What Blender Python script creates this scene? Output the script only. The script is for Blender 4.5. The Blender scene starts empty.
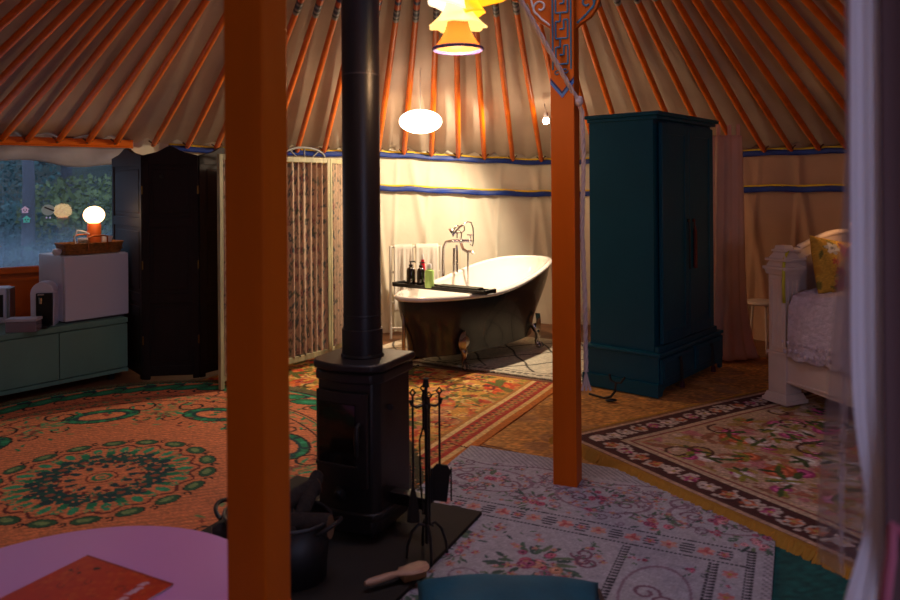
import bpy, bmesh, math, random
import numpy as np
from mathutils import Vector, Matrix, noise as mnoise
R = math.radians; PI = math.pi
random.seed(7); rng = np.random.default_rng(7)
SC = bpy.context.scene; COL = SC.collection
F = 740.0; YH = 188.0; CAMH = 1.4; ROLL = R(.4)

def at(px, py, Y):                       # the point seen at a pixel, at depth Y
    u = px-450; v = YH-py; c, s = math.cos(ROLL), math.sin(ROLL)
    return Vector(((u*c+v*s)*Y/F, Y, CAMH+(-u*s+v*c)*Y/F))
def fl(px, py, z=0.0):                   # the point seen at a pixel, on a level plane
    u = px-450; v = YH-py; c, s = math.cos(ROLL), math.sin(ROLL)
    Y = F*(CAMH-z)/(u*s-v*c)
    return at(px, py, Y)

# ---------------------------------------------------------------- materials
def lin(c):
    return tuple((x/255/12.92 if x/255 <= .04045 else ((x/255+.055)/1.055)**2.4) for x in c)
_M = {}
def mat(name, rgb, rough=.5, metal=0, var=0.0, vscale=8, bump=0.0, bscale=60, emit=0, ecol=None,
        trans=0, alpha=1, coat=0, attr=False, stretch=None, sheen=0, translucent=0):
    if name in _M: return _M[name]
    m = bpy.data.materials.new(name); m.use_nodes = True; _M[name] = m
    nt = m.node_tree; N = nt.nodes; L = nt.links
    p = N['Principled BSDF']; out = N['Material Output']
    c = lin(rgb)
    p.inputs['Roughness'].default_value = rough; p.inputs['Metallic'].default_value = metal
    p.inputs['Base Color'].default_value = (*c, 1)
    p.inputs['Transmission Weight'].default_value = trans; p.inputs['Alpha'].default_value = alpha
    p.inputs['Coat Weight'].default_value = coat; p.inputs['Sheen Weight'].default_value = sheen
    if 'paint' in name or 'orange' in name or 'stain' in name: p.inputs['Specular IOR Level'].default_value = .25
    if emit:
        p.inputs['Emission Color'].default_value = (*lin(ecol or rgb), 1); p.inputs['Emission Strength'].default_value = emit
    tc = N.new('ShaderNodeTexCoord'); mp = N.new('ShaderNodeMapping'); L.new(tc.outputs['Object'], mp.inputs[0])
    if stretch: mp.inputs['Scale'].default_value = stretch
    src = None
    if attr:
        a = N.new('ShaderNodeAttribute'); a.attribute_name = 'Col'; src = a.outputs['Color']
    if var or attr:
        n = N.new('ShaderNodeTexNoise'); n.inputs['Scale'].default_value = vscale; n.inputs['Detail'].default_value = 5
        L.new(mp.outputs[0], n.inputs['Vector'])
        mx = N.new('ShaderNodeMix'); mx.data_type = 'RGBA'; mx.blend_type = 'MULTIPLY'
        cr = N.new('ShaderNodeValToRGB'); lo = max(0, 1-2*var)
        cr.color_ramp.elements[0].position = .3; cr.color_ramp.elements[0].color = (lo, lo, lo, 1)
        cr.color_ramp.elements[1].position = .7; cr.color_ramp.elements[1].color = (1, 1, 1, 1)
        L.new(n.outputs['Fac'], cr.inputs[0])
        mx.inputs[0].default_value = 1
        if src is not None: L.new(src, mx.inputs[6])
        else: mx.inputs[6].default_value = (*c, 1)
        L.new(cr.outputs[0], mx.inputs[7]); L.new(mx.outputs[2], p.inputs['Base Color'])
        src = mx.outputs[2]
    if bump:
        n2 = N.new('ShaderNodeTexNoise'); n2.inputs['Scale'].default_value = bscale; n2.inputs['Detail'].default_value = 4
        L.new(mp.outputs[0], n2.inputs['Vector'])
        b = N.new('ShaderNodeBump'); b.inputs['Strength'].default_value = bump; b.inputs['Distance'].default_value = .01
        L.new(n2.outputs['Fac'], b.inputs['Height']); L.new(b.outputs[0], p.inputs['Normal'])
    if translucent:
        t = N.new('ShaderNodeBsdfTranslucent'); t.inputs[0].default_value = (*c, 1)
        if src is not None: L.new(src, t.inputs[0])
        ms = N.new('ShaderNodeMixShader'); ms.inputs[0].default_value = translucent
        L.new(p.outputs[0], ms.inputs[1]); L.new(t.outputs[0], ms.inputs[2]); L.new(ms.outputs[0], out.inputs[0])
    return m

# ---------------------------------------------------------------- objects
def tag(o, label=None, cat=None, group=None, kind=None):
    if label: o['label'] = label
    if cat: o['category'] = cat
    if group: o['group'] = group
    if kind: o['kind'] = kind
    return o
def thing(name, label, cat, loc=(0, 0, 0), rz=0, group=None):
    o = bpy.data.objects.new(name, None); COL.objects.link(o); o.empty_display_size = .05
    o.location = loc; o.rotation_euler = (0, 0, rz)
    return tag(o, label, cat, group)
def link(name, me, m, parent=None, loc=None, rz=0, smooth=True):
    if m is not None: me.materials.append(m)
    o = bpy.data.objects.new(name, me); COL.objects.link(o)
    if parent is not None: o.parent = parent
    if loc is not None: o.location = loc
    if rz: o.rotation_euler = (0, 0, rz)
    return o
def dup(root, loc=None, rz=None):
    def cp(o, par):
        c = o.copy(); COL.objects.link(c); c.parent = par
        for ch in [x for x in KIDS.get(o.name, [])]: cp(ch, c)
        return c
    c = cp(root, root.parent)
    if loc is not None: c.location = loc
    if rz is not None: c.rotation_euler[2] = rz
    return c
KIDS = {}

class MB:
    """collects shapes, links them as one mesh object"""
    def __init__(s): s.bm = bmesh.new()
    def _xf(s, vs, T):
        if T is not None: bmesh.ops.transform(s.bm, matrix=T, verts=vs)
    def box(s, c, d, T=None, bev=0.0, rz=0):
        r = bmesh.ops.create_cube(s.bm, size=1); vs = r['verts']
        M = Matrix.Translation(c) @ Matrix.Rotation(rz, 4, 'Z') @ Matrix.Diagonal((*d, 1))
        bmesh.ops.transform(s.bm, matrix=M, verts=vs)
        if bev:
            es = list({e for v in vs for e in v.link_edges})
            g = bmesh.ops.bevel(s.bm, geom=es, offset=bev, segments=2, affect='EDGES', profile=.5)
            vs = list({v for f in g['faces'] for v in f.verts} | {v for v in vs if v.is_valid})
        s._xf(vs, T); return s
    def lathe(s, prof, seg=24, T=None, sx=1, sy=1, close=False):
        rows = []
        for r, z in prof:
            rows.append([s.bm.verts.new((r*sx*math.cos(2*PI*k/seg), r*sy*math.sin(2*PI*k/seg), z)) for k in range(seg)])
        for a, b in zip(rows, rows[1:]):
            for k in range(seg):
                s.bm.faces.new((a[k], a[(k+1) % seg], b[(k+1) % seg], b[k]))
        if prof[0][0] > 1e-6: s.bm.faces.new(rows[0][::-1]) if not close else None
        if prof[-1][0] > 1e-6: s.bm.faces.new(rows[-1]) if not close else None
        s._xf([v for r in rows for v in r], T); return s
    def tube(s, pts, rad, seg=8, caps=True, closed=False):
        pts = [Vector(p) for p in pts]; n = len(pts)
        rr = rad if hasattr(rad, '__len__') else [rad]*n
        rows = []; prev = None
        for i, p in enumerate(pts):
            if closed: t = pts[(i+1) % n]-pts[i-1]
            else: t = pts[min(i+1, n-1)]-pts[max(i-1, 0)]
            if t.length < 1e-9: t = Vector((0, 0, 1))
            t.normalize()
            if prev is None:
                a = Vector((0, 0, 1)) if abs(t.z) < .9 else Vector((1, 0, 0))
                nx = t.cross(a).normalized()
            else:
                nx = (prev-t*prev.dot(t));
                nx = nx.normalized() if nx.length > 1e-6 else t.orthogonal().normalized()
            prev = nx; ny = t.cross(nx)
            rows.append([s.bm.verts.new(p+(nx*math.cos(2*PI*k/seg)+ny*math.sin(2*PI*k/seg))*rr[i]) for k in range(seg)])
        m = n if closed else n-1
        for i in range(m):
            a = rows[i]; b = rows[(i+1) % n]
            for k in range(seg):
                s.bm.faces.new((a[k], b[k], b[(k+1) % seg], a[(k+1) % seg]))
        if caps and not closed:
            s.bm.faces.new(rows[0]); s.bm.faces.new(rows[-1][::-1])
        return s
    def sph(s, c, r, seg=16, rings=10, T=None):
        g = bmesh.ops.create_uvsphere(s.bm, u_segments=seg, v_segments=rings, radius=1)
        rr = r if hasattr(r, '__len__') else (r, r, r)
        bmesh.ops.transform(s.bm, matrix=Matrix.Translation(c) @ (T or Matrix()) @ Matrix.Diagonal((*rr, 1)), verts=g['verts'])
        return s
    def prism(s, poly, z0, z1, T=None):
        a = [s.bm.verts.new((x, y, z0)) for x, y in poly]; b = [s.bm.verts.new((x, y, z1)) for x, y in poly]
        n = len(poly)
        s.bm.faces.new(a[::-1]); s.bm.faces.new(b)
        for k in range(n): s.bm.faces.new((a[k], a[(k+1) % n], b[(k+1) % n], b[k]))
        s._xf(a+b, T); return s
    def loft(s, loops, caps=(False, False), closed=True):
        rows = [[s.bm.verts.new(p) for p in l] for l in loops]
        for a, b in zip(rows, rows[1:]):
            n = len(a)
            for k in range(n if closed else n-1):
                s.bm.faces.new((a[k], a[(k+1) % n], b[(k+1) % n], b[k]))
        if caps[0]: s.bm.faces.new(rows[0][::-1])
        if caps[1]: s.bm.faces.new(rows[-1])
        return s
    def build(s, name, m, parent=None, loc=None, rz=0, smooth=True, angle=40, solid=0, bevel=0, subsurf=0, cols=None):
        bmesh.ops.recalc_face_normals(s.bm, faces=s.bm.faces)
        me = bpy.data.meshes.new(name); s.bm.to_mesh(me); s.bm.free()
        if smooth:
            for p in me.polygons: p.use_smooth = True
        o = link(name, me, m, parent, loc, rz)
        if solid:
            k = o.modifiers.new('t', 'SOLIDIFY'); k.thickness = solid; k.offset = 0
        if bevel:
            k = o.modifiers.new('b', 'BEVEL'); k.width = bevel; k.segments = 2; k.limit_method = 'ANGLE'
        if subsurf:
            k = o.modifiers.new('s', 'SUBSURF'); k.levels = subsurf; k.render_levels = subsurf
        if smooth and not subsurf:
            me.set_sharp_from_angle(angle=R(angle))
        if parent is not None: KIDS.setdefault(parent.name, []).append(o)
        return o

def gridmesh(name, P, m, cols=None, parent=None, mask=None, loc=None, rz=0, solid=0, closed_u=False):
    """P: (H,W,3) array of points"""
    H, W = P.shape[:2]
    idx = np.arange(H*W).reshape(H, W)
    if closed_u: idx = np.concatenate([idx, idx[:, :1]], 1)
    q = np.stack([idx[:-1, :-1], idx[:-1, 1:], idx[1:, 1:], idx[1:, :-1]], -1).reshape(-1, 4)
    if mask is not None:
        mk = mask.reshape(-1)
        q = q[mk[q].all(1)]
        used = np.unique(q); re = -np.ones(H*W, int); re[used] = np.arange(len(used)); q = re[q]
        V = P.reshape(-1, 3)[used]; C = None if cols is None else cols.reshape(-1, 3)[used]
    else:
        V = P.reshape(-1, 3); C = None if cols is None else cols.reshape(-1, 3)
    me = bpy.data.meshes.new(name)
    me.vertices.add(len(V)); me.vertices.foreach_set('co', V.astype(np.float32).ravel())
    me.loops.add(q.size); me.loops.foreach_set('vertex_index', q.astype(np.int32).ravel())
    me.polygons.add(len(q)); me.polygons.foreach_set('loop_start', np.arange(0, q.size, 4, dtype=np.int32))
    me.polygons.foreach_set('use_smooth', np.ones(len(q), dtype=bool))
    me.update(calc_edges=True)
    if C is not None:
        a = me.color_attributes.new('Col', 'FLOAT_COLOR', 'POINT')
        s = C/255.0; l = np.where(s <= .04045, s/12.92, ((s+.055)/1.055)**2.4)
        a.data.foreach_set('color', np.concatenate([l, np.ones((len(l), 1))], 1).astype(np.float32).ravel())
    o = link(name, me, m, parent, loc, rz)
    if solid:
        k = o.modifiers.new('t', 'SOLIDIFY'); k.thickness = solid; k.offset = -1
    if parent is not None: KIDS.setdefault(parent.name, []).append(o)
    return o

# a woven pattern drawn in metres, later carried by the rug's own vertices
class Weave:
    def __init__(s, x0, y0, x1, y1, res, base):
        s.x0, s.y0, s.res = x0, y0, res
        s.W = int(round((x1-x0)/res))+1; s.H = int(round((y1-y0)/res))+1
        s.X, s.Y = np.meshgrid(x0+np.arange(s.W)*res, y0+np.arange(s.H)*res)
        s.C = np.tile(np.array(base, float), (s.H, s.W, 1))
    def _w(s, x, y, r):
        i0 = max(0, int((x-r-s.x0)/s.res)); i1 = min(s.W, int((x+r-s.x0)/s.res)+2)
        j0 = max(0, int((y-r-s.y0)/s.res)); j1 = min(s.H, int((y+r-s.y0)/s.res)+2)
        return j0, j1, i0, i1
    def put(s, m, c, a=1.0, w=None):
        C = s.C if w is None else s.C[w[0]:w[1], w[2]:w[3]]
        C[m] = C[m]*(1-a)+np.array(c, float)*a
    def ell(s, x, y, a, b, ang, c, al=1.0, ring=0.0):
        w = s._w(x, y, max(a, b)*1.05+s.res)
        if w[0] >= w[1] or w[2] >= w[3]: return
        X = s.X[w[0]:w[1], w[2]:w[3]]-x; Y = s.Y[w[0]:w[1], w[2]:w[3]]-y
        ca, sa = math.cos(ang), math.sin(ang)
        u = (X*ca+Y*sa)/a; v = (-X*sa+Y*ca)/b; q = np.hypot(u, v)
        m = q < 1
        if ring: m &= q > 1-ring
        s.put(m, c, al, w)
    def disc(s, x, y, r, c, al=1.0): s.ell(x, y, r, r, 0, c, al)
    def path(s, pts, r, c):
        for (xa, ya), (xb, yb) in zip(pts, pts[1:]):
            d = math.hypot(xb-xa, yb-ya); n = max(1, int(d/(r*.8)))
            for k in range(n): s.disc(xa+(xb-xa)*k/n, ya+(yb-ya)*k/n, r, c)
    def curl(s, x, y, r, a0, turns, w, c, sgn=1):
        pts = [(x+r*(1-t*.75)*math.cos(a0+sgn*t*turns*2*PI), y+r*(1-t*.75)*math.sin(a0+sgn*t*turns*2*PI)) for t in np.linspace(0, 1, 26)]
        s.path(pts, w, c)
    def leaf(s, x, y, l, w, ang, c, vein=None):
        s.ell(x+l/2*math.cos(ang), y+l/2*math.sin(ang), l/2, w/2, ang, c)
        if vein is not None: s.path([(x, y), (x+l*math.cos(ang), y+l*math.sin(ang))], w*.1, vein)
    def flower(s, x, y, r, c, c2, n=6, cc=(190, 150, 60)):
        a0 = random.random()*PI
        for k in range(n):
            a = a0+2*PI*k/n
            s.ell(x+r*.58*math.cos(a), y+r*.58*math.sin(a), r*.44, r*.3, a, c if k % 2 else c2)
        s.disc(x, y, r*.3, cc)
    def rose(s, x, y, r, c, c2, c3):
        s.disc(x, y, r, c)
        for k in range(5):
            a = k*2*PI/5+random.random(); s.ell(x+r*.45*math.cos(a), y+r*.45*math.sin(a), r*.42, r*.24, a+PI/2, c2)
        s.disc(x, y, r*.35, c3)
    def bouquet(s, x, y, r, pinks, greens, n=7, leafn=14):
        for k in range(leafn):
            a = random.random()*2*PI; d = r*random.uniform(.3, .75)
            s.leaf(x+d*math.cos(a), y+d*math.sin(a), r*random.uniform(.25, .45), r*.12, a+random.uniform(-.5, .5), random.choice(greens))
        for k in range(n):
            a = random.random()*2*PI; d = r*random.uniform(0, .6); p = random.choice(pinks)
            s.rose(x+d*math.cos(a), y+d*math.sin(a), r*random.uniform(.10, .19), p, tuple(min(255, q+35) for q in p), tuple(q*.6 for q in p))
    def speck(s, amt): s.C = s.C*(1+rng.normal(0, amt, (s.H, s.W, 1)))
    def done(s): return np.clip(s.C, 0, 255)
def rug(name, wv, m, label, cat, loc, rz, z=.012, mask=None, wob=.003, group=None):
    X, Y = wv.X, wv.Y
    Z = z+wob*(np.sin(X*5.1+Y*2)+np.sin(Y*6.3-X*1.7+1))*.5
    P = np.stack([X, Y, Z], -1)
    o = gridmesh(name, P, m, wv.done(), mask=mask, loc=loc, rz=rz, solid=.007)
    return tag(o, label, cat, group)
def fringe(name, pts, nrm, m, parent, n, length, z, w=.006, jit=.4):
    """tufts along a polyline; nrm(i) outward direction"""
    mb = MB(); bm = mb.bm
    pts = [Vector((*p, 0)) for p in pts]
    seglen = [(b-a).length for a, b in zip(pts, pts[1:])]; tot = sum(seglen)
    for k in range(n):
        d = tot*(k+random.random()*.6)/n; i = 0
        while i < len(seglen)-1 and d > seglen[i]: d -= seglen[i]; i += 1
        a, b = pts[i], pts[i+1]; t = (b-a).normalized(); p = a+t*d
        o = Vector((t.y, -t.x, 0)) if nrm > 0 else Vector((-t.y, t.x, 0))
        dirv = (o+t*random.uniform(-jit, jit)).normalized(); L = length*random.uniform(.7, 1.15)
        p0 = p-o*.01+Vector((0, 0, z)); h = random.uniform(.002, .008)
        p1 = p0+dirv*L*.5+Vector((0, 0, h)); p2 = p0+dirv*L-Vector((0, 0, z-.004 if z > .004 else 0))
        mb.tube([p0, p1, p2], [w*.6, w, w*.4], seg=4)
    return mb.build(name, m, parent)
E_FILL, E_CROWN, E_WIN, E_PEND, E_SPOT, E_CHAND, E_BED, E_LAMP, E_WORLD, EXPO = 15, 15.5, 1, 30, 195, 7.5, 2.2, .8, 1.4, 0
# ================================================================ the yurt shell
CX, CY, CR, CZ = .02, 2.75, .86, 3.2
WP = [(-4.15,5.33,1.80),(-3.5,5.8,1.80),(-2.75,6.34,1.80),(-1.9,6.78,1.77),(-1.08,7.02,1.755),(-.55,7.2,1.75),(.2,7.45,1.71),
      (1.04,7.6,1.68),(1.9,7.3,1.70),(2.73,6.75,1.72),(3.4,6.25,1.72),(4.2,5.0,1.72),(4.55,3.3,1.72),(4.3,1.5,1.72),(3.2,-.1,1.72),
      (1.6,-1.05,1.75),(.15,-1.3,1.75),(-1.4,-1.05,1.75),(-2.9,-.1,1.75),(-4.0,1.4,1.78),(-4.45,3.2,1.8),(-4.45,4.5,1.8)]
def wall_curve(n=16):
    out = []; m = len(WP)
    for i in range(m):
        a, b, c, d = [np.array(WP[(i+k-1) % m]) for k in range(4)]
        for k in range(n):
            t = k/n
            if i < 2: p = b+(c-b)*t
            else: p = .5*((2*b)+(c-a)*t+(2*a-5*b+4*c-d)*t*t+(3*b-a-3*c+d)*t**3)
            out.append(p)
    return np.array(out)
WC = wall_curve(); NW = len(WC)
cen = np.array([CX, CY])
def outward():
    nx = np.roll(WC, -1, 0)-np.roll(WC, 1, 0); n = np.stack([-nx[:, 1], nx[:, 0]], 1)
    n /= np.linalg.norm(n, axis=1)[:, None]
    return n
WN = outward()
if ((WC[:, :2]-cen)*WN).sum(1).mean() < 0: WN = -WN

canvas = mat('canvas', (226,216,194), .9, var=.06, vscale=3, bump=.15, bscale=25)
orange = mat('orange_paint', (212,98,0), .5, var=.1, vscale=6, bump=.1, bscale=30, stretch=(1,1,.15))
blue = mat('blue_ribbon', (22,58,150), .5, var=.25, vscale=9)
yellow = mat('yellow_ribbon', (225,190,30), .6)
woodf = mat('floor_boards', (128,84,52), .55, var=.2, vscale=5, stretch=(.3,4,1), bump=.1)

# floor
MB().prism([tuple(p[:2]+n*.05) for p, n in zip(WC[::4], WN[::4])], -.06, 0).build('floor', woodf, smooth=False)['kind'] = 'structure'

# walls: four stretches of the round canvas wall, with the window opening left out
# finer wall so that folds show: resample
WC2 = wall_curve(48)
_b, WC = WC, WC2; NW = len(WC); WN_b = WN; WN = outward()
if ((WC[:, :2]-cen)*WN).sum(1).mean() < 0: WN = -WN
def wallfine(name, i0, i1, z0=0, z1=None, m=None):
    rows = []; flat = i0 < 96
    for t in np.linspace(0, 1, 40):
        row = []
        for i in range(i0, i1+1):
            x, y, H = WC[i % NW]; zt = (H+.12) if z1 is None else z1
            z = z0+(zt-z0)*t; q = i*.14; d = 0
            if not flat:
                env = min(1, (i-i0)/20, (i1-i)/20)
                d = env*(.022*math.sin(q*1.1+z*2.6)*(.4+.6*math.sin(q*.5+1)**2)*(1-t**3)
                     +.030*max(0, math.sin(q*1.35+z*1.9+.8*math.sin(q*.4)))**9*(1-t**5)+.02*max(0, math.sin(q*2.1-z*1.2+1))**12*(1-t**3)+.07*(1-t)**5*abs(math.sin(q*1.3)))
            row.append((x+WN[i % NW, 0]*(.05-d), y+WN[i % NW, 1]*(.05-d), z))
        rows.append(row)
    o = gridmesh(name, np.array(rows), m or canvas); o['kind'] = 'structure'; return o
wallfine('wall_back', 96, 48*8)
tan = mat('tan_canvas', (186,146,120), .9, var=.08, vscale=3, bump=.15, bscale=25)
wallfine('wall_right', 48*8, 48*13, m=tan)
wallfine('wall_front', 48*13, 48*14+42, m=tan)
wallfine('wall_front', 48*14+42, 48*15+20, z1=.75, m=tan)  # low stretch below the added window
wallfine('wall_front', 48*15+20, 48*15+24)      # right of the doorway
dA, dB = WC[48*14+42], WC[48*15+20]; dv_ = Vector((dB[0]-dA[0], dB[1]-dA[1], 0)); dl_ = dv_.length; da_ = math.atan2(dv_.y, dv_.x)
w2_ = thing('added_window', None, None, (dA[0], dA[1], 0), da_); w2_['kind'] = 'structure'  # unseen window, added to light the near curtain
MB().box((.04,0,1.28),(.08,.06,1.06)).box((dl_-.04,0,1.28),(.08,.06,1.06)).box((dl_/2,0,1.80),(dl_,.07,.07)).box((dl_/2,0,.76),(dl_,.08,.05)).box((dl_/2,0,1.28),(.03,.03,1.0)).build('added_window_frame', orange, w2_, smooth=False)
W2C = Vector(((dA[0]+dB[0])/2, (dA[1]+dB[1])/2, 1.28)); W2A = da_
wallfine('wall_front', 48*16+24, 48*19)      # left of the doorway
dA, dB = WC[48*15+24], WC[48*16+24]; dv_ = Vector((dB[0]-dA[0], dB[1]-dA[1], 0)); dl_ = dv_.length; da_ = math.atan2(dv_.y, dv_.x)
dr_ = thing('door_1', None, None, (dA[0], dA[1], 0), da_); dr_['kind'] = 'structure'
MB().box((.05,0,.93),(.10,.06,1.86)).box((dl_-.05,0,.93),(.10,.06,1.86)).box((dl_/2,0,1.81),(dl_,.06,.10)).build('door_frame', orange, dr_, smooth=False)
MB().box((dl_/2,0,.88),(dl_-.20,.04,1.76)).box((dl_/2,.03,.5),(dl_-.5,.02,.6)).box((dl_/2,.03,1.3),(dl_-.5,.02,.6)).build('door_leaf', orange, dr_, smooth=False)
wallfine('wall_left', 48*19, 48*22)
wallfine('wall_left', 0, 96, z0=0, z1=.74)
wallfine('wall_left', 0, 96, z0=1.80, z1=1.93)
# the roof
rows = []
for j, t in enumerate(np.linspace(0, 1, 26)):
    row = []
    for i in range(0, NW, 4):
        x, y, H = WC[i]; a = math.atan2(y-CY, x-CX)
        ex, ey = CX+(CR+.05)*math.cos(a), CY+(CR+.05)*math.sin(a)
        sx, sy = x+WN[i, 0]*.06, y+WN[i, 1]*.06
        z = (H+.03)+(CZ+.08-H-.03)*t+.014*math.sin(i*.33+t*9)*math.sin(t*PI)+.03*math.exp(-t*14)*math.sin(i*.9+2*math.sin(i*.2))
        row.append((sx+(ex-sx)*t, sy+(ey-sy)*t, z))
    rows.append(row)
gridmesh('ceiling', np.array(rows), mat('roof_canvas', (205,186,166), .9, var=.08, vscale=2.5, bump=.15, bscale=18), closed_u=True)['kind'] = 'structure'

# ribbons on the canvas wall
def ribbon(name, i0, i1, drop, h, m, off=.0, lift=.008):
    rows = []
    for k in (0, .33, .66, 1):
        row = []
        for i in range(i0, i1+1, 2):
            x, y, H = WC[i]; z = H+drop-h*k+.004*math.sin(i*.23)
            o_ = .012+lift+.004*math.sin(i*.31+k*2)
            row.append((x-WN[i, 0]*o_, y-WN[i, 1]*o_, z))
        rows.append(row)
    o = gridmesh(name, np.array(rows), m, solid=.002); o['kind'] = 'structure'; return o
for a, b in ((112, 48*12),):
    ribbon('trim_1', a, b, .0, .05, blue); ribbon('trim_2', a, b, .014, .016, yellow, lift=.011)
    ribbon('trim_3', a, b, -.325, .052, blue); ribbon('trim_4', a, b, -.312, .016, yellow, lift=.011)

# ---------------------------------------------------------------- the window on the left
WA = Vector((-4.15,5.33,0)); WB = Vector((-2.75,6.34,0)); WL = (WB-WA).length; WZ = math.atan2(WB.y-WA.y, WB.x-WA.x)
win = thing('window_1', None, None, WA, WZ); win['kind'] = 'structure'
MB().box((WL/2, 0, 1.80), (WL+.06, .07, .06), bev=.006).box((WL/2, -.012, 1.763), (WL+.06, .05, .012)).build('window_head', orange, win, smooth=False)
MB().box((WL/2, 0, .775), (WL, .09, .05), bev=.006).build('window_sill', orange, win, smooth=False)
MB().box((WL/2, .02, .375), (WL, .03, .74)).box((WL/2, 0, .70), (WL, .02, .03)).build('lower_panel', orange, win, smooth=False)
MB().box((.02, 0, 1.28), (.05, .06, .97)).build('window_jamb', orange, win, smooth=False)
MB().box((WL-.02, 0, 1.28), (.05, .06, .97)).build('window_jamb', orange, win, smooth=False)
pane = bpy.data.materials.new('clear_sheet'); pane.use_nodes = True
nt = pane.node_tree; N = nt.nodes; L = nt.links; N.clear()
out = N.new('ShaderNodeOutputMaterial'); tr = N.new('ShaderNodeBsdfTransparent'); gl = N.new('ShaderNodeBsdfGlossy'); df = N.new('ShaderNodeBsdfDiffuse')
tl = N.new('ShaderNodeBsdfTranslucent'); tl.inputs[0].default_value = (.55,.66,.8,1)
tr.inputs[0].default_value = (.85,.92,.97,1); gl.inputs['Roughness'].default_value = .02; df.inputs[0].default_value = (.5,.6,.7,1)
tc = N.new('ShaderNodeTexCoord'); nz = N.new('ShaderNodeTexNoise'); nz.inputs['Scale'].default_value = 3; nz.inputs['Detail'].default_value = 5
L.new(tc.outputs['Object'], nz.inputs['Vector'])
sx = N.new('ShaderNodeSeparateXYZ'); L.new(tc.outputs['Object'], sx.inputs[0])
mr = N.new('ShaderNodeMapRange'); mr.inputs[1].default_value = 1.15; mr.inputs[2].default_value = .8; mr.inputs[3].default_value = .05; mr.inputs[4].default_value = .6
L.new(sx.outputs['Z'], mr.inputs[0])
mu = N.new('ShaderNodeMath'); mu.operation = 'MULTIPLY'; L.new(nz.outputs['Fac'], mu.inputs[0]); L.new(mr.outputs[0], mu.inputs[1])
m1 = N.new('ShaderNodeMixShader'); L.new(mu.outputs[0], m1.inputs[0]); L.new(tr.outputs[0], m1.inputs[1]); L.new(tl.outputs[0], m1.inputs[2])
fr = N.new('ShaderNodeFresnel'); fr.inputs[0].default_value = 1.6
m2 = N.new('ShaderNodeMixShader'); L.new(fr.outputs[0], m2.inputs[0]); L.new(m1.outputs[0], m2.inputs[1]); L.new(gl.outputs[0], m2.inputs[2])
L.new(m2.outputs[0], out.inputs[0])
MB().box((WL/2, .01, 1.28), (WL-.06, .002, .96)).build('window_pane', pane, win, smooth=False)
# house stickers and a round disc on the pane
def stick(name, lab, px, py, fn):
    t = (px-450)/F; # where the sight line meets the window plane
    d = Vector((math.cos(WZ), math.sin(WZ), 0)); n = Vector((-d.y, d.x, 0))
    p0 = WA-n*.0; k = n.dot(p0)/n.dot(Vector((t, 1, 0))); P = at(px, py, k)
    o = thing(name, lab, 'window sticker', P-n*.004, WZ, None); fn(o); return o
def hs(col, mcol):
    def f(o):
        MB().prism([(-.022,-.024),(.022,-.024),(.022,.004),(.032,.004),(0,.032),(-.032,.004),(-.022,.004)], -.001, .001, Matrix.Rotation(R(90), 4, 'X')).build('house_shape', col, o, smooth=False)
        MB().sph((-.009,-.003,.0),(.004,.002,.006)).sph((.009,-.003,.0),(.004,.002,.006)).box((0,-.003,-.013),(.012,.002,.005)).build('printed_marks', mcol, o)
    return f
dk = mat('dark_ink', (30,34,50), .6)
stick('house_sticker', 'small pale pink house shaped sticker on the window, upper of two', 25, 210, hs(mat('pink_sticker', (235,215,245), .5, emit=.3, ecol=(200,180,220)), dk))  # stickers emit a little, in place of daylight through them
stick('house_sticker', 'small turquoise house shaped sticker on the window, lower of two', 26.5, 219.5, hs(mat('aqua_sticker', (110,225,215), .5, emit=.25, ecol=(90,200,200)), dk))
def bal(o):
    MB().sph((0,0,0), (.048,.004,.044), 24, 12).build('round_face', mat('pale_disc', (170,195,200), .5, emit=.12), o)
    MB().box((.004,-.005,.010), (.075,.002,.012), rz=0, T=Matrix.Rotation(R(24), 4, 'Y')).build('dark_band', dk, o, smooth=False)
    MB().sph((-.012,0,-.062), (.006,.003,.008)).sph((.014,0,-.062), (.006,.003,.008)).build('hanging_drop', mat('pink_sticker', (225,200,235)), o)
stick('round_pane_disc', 'round pale green disc with a dark diagonal band, beside the lamp reflection', 48, 210, bal)
# rolled fabric hanging at the window head
rows = []
for t in np.linspace(0, 1, 9):
    rows.append([(x, -.045-.03*math.sin(t*PI)-.008*math.sin(x*16+t*3), 1.757-t*(.135+.022*math.sin(x*5.2+.6)+.01*math.sin(x*11))) for x in np.linspace(-.02, WL+.01, 70)])
tag(gridmesh('window_valance', np.array(rows), mat('thin_fabric', (205,200,205), .8, translucent=.45, var=.1, vscale=6), loc=WA, rz=WZ, solid=.003),
    'pale crumpled fabric blind rolled up under the orange rail of the window', 'blind')

# ---------------------------------------------------------------- roof poles
polem = mat('pole_paint', (226,106,0), .42, var=.12, vscale=10)
tipm = mat('painted_tip', (255,255,255), .45, attr=True, var=.02)
POLX = [-260,-210,-165,-125,-90,-58,-29,0,26,57,87,115,153,187,216,243,270,297,324,351,378,404,431.5,458.5,484.5,513,541.6,570,598,627,656,684,712,738,765,792,820,848,878,908,940,975,1012,1052,1095,1140]
def wall_hit(px):
    t = (px-450)/F; best = None
    for i in range(NW):
        a, b = WC[i], WC[(i+1) % NW]
        if a[1] < 3 and b[1] < 3: continue
        fa, fb = a[0]-t*a[1], b[0]-t*b[1]
        if fa*fb <= 0 and fa != fb: return a+(b-a)*(fa/(fa-fb))
    return None
def tube_colour(name, a, b, rad, bands, parent):
    ax = (b-a).normalized(); nx = ax.orthogonal().normalized(); ny = ax.cross(nx); n = 90
    P = []; C = []
    Lb = (b-a).length
    for k in range(n):
        t = k/(n-1); p = a+(b-a)*t; d = t*Lb; c = bands(d)
        P.append([p+(nx*math.cos(2*PI*j/10)+ny*math.sin(2*PI*j/10))*rad for j in range(10)]); C.append([c]*10)
    return gridmesh(name, np.array(P), tipm, np.array(C, float), parent=parent, closed_u=True)
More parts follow.
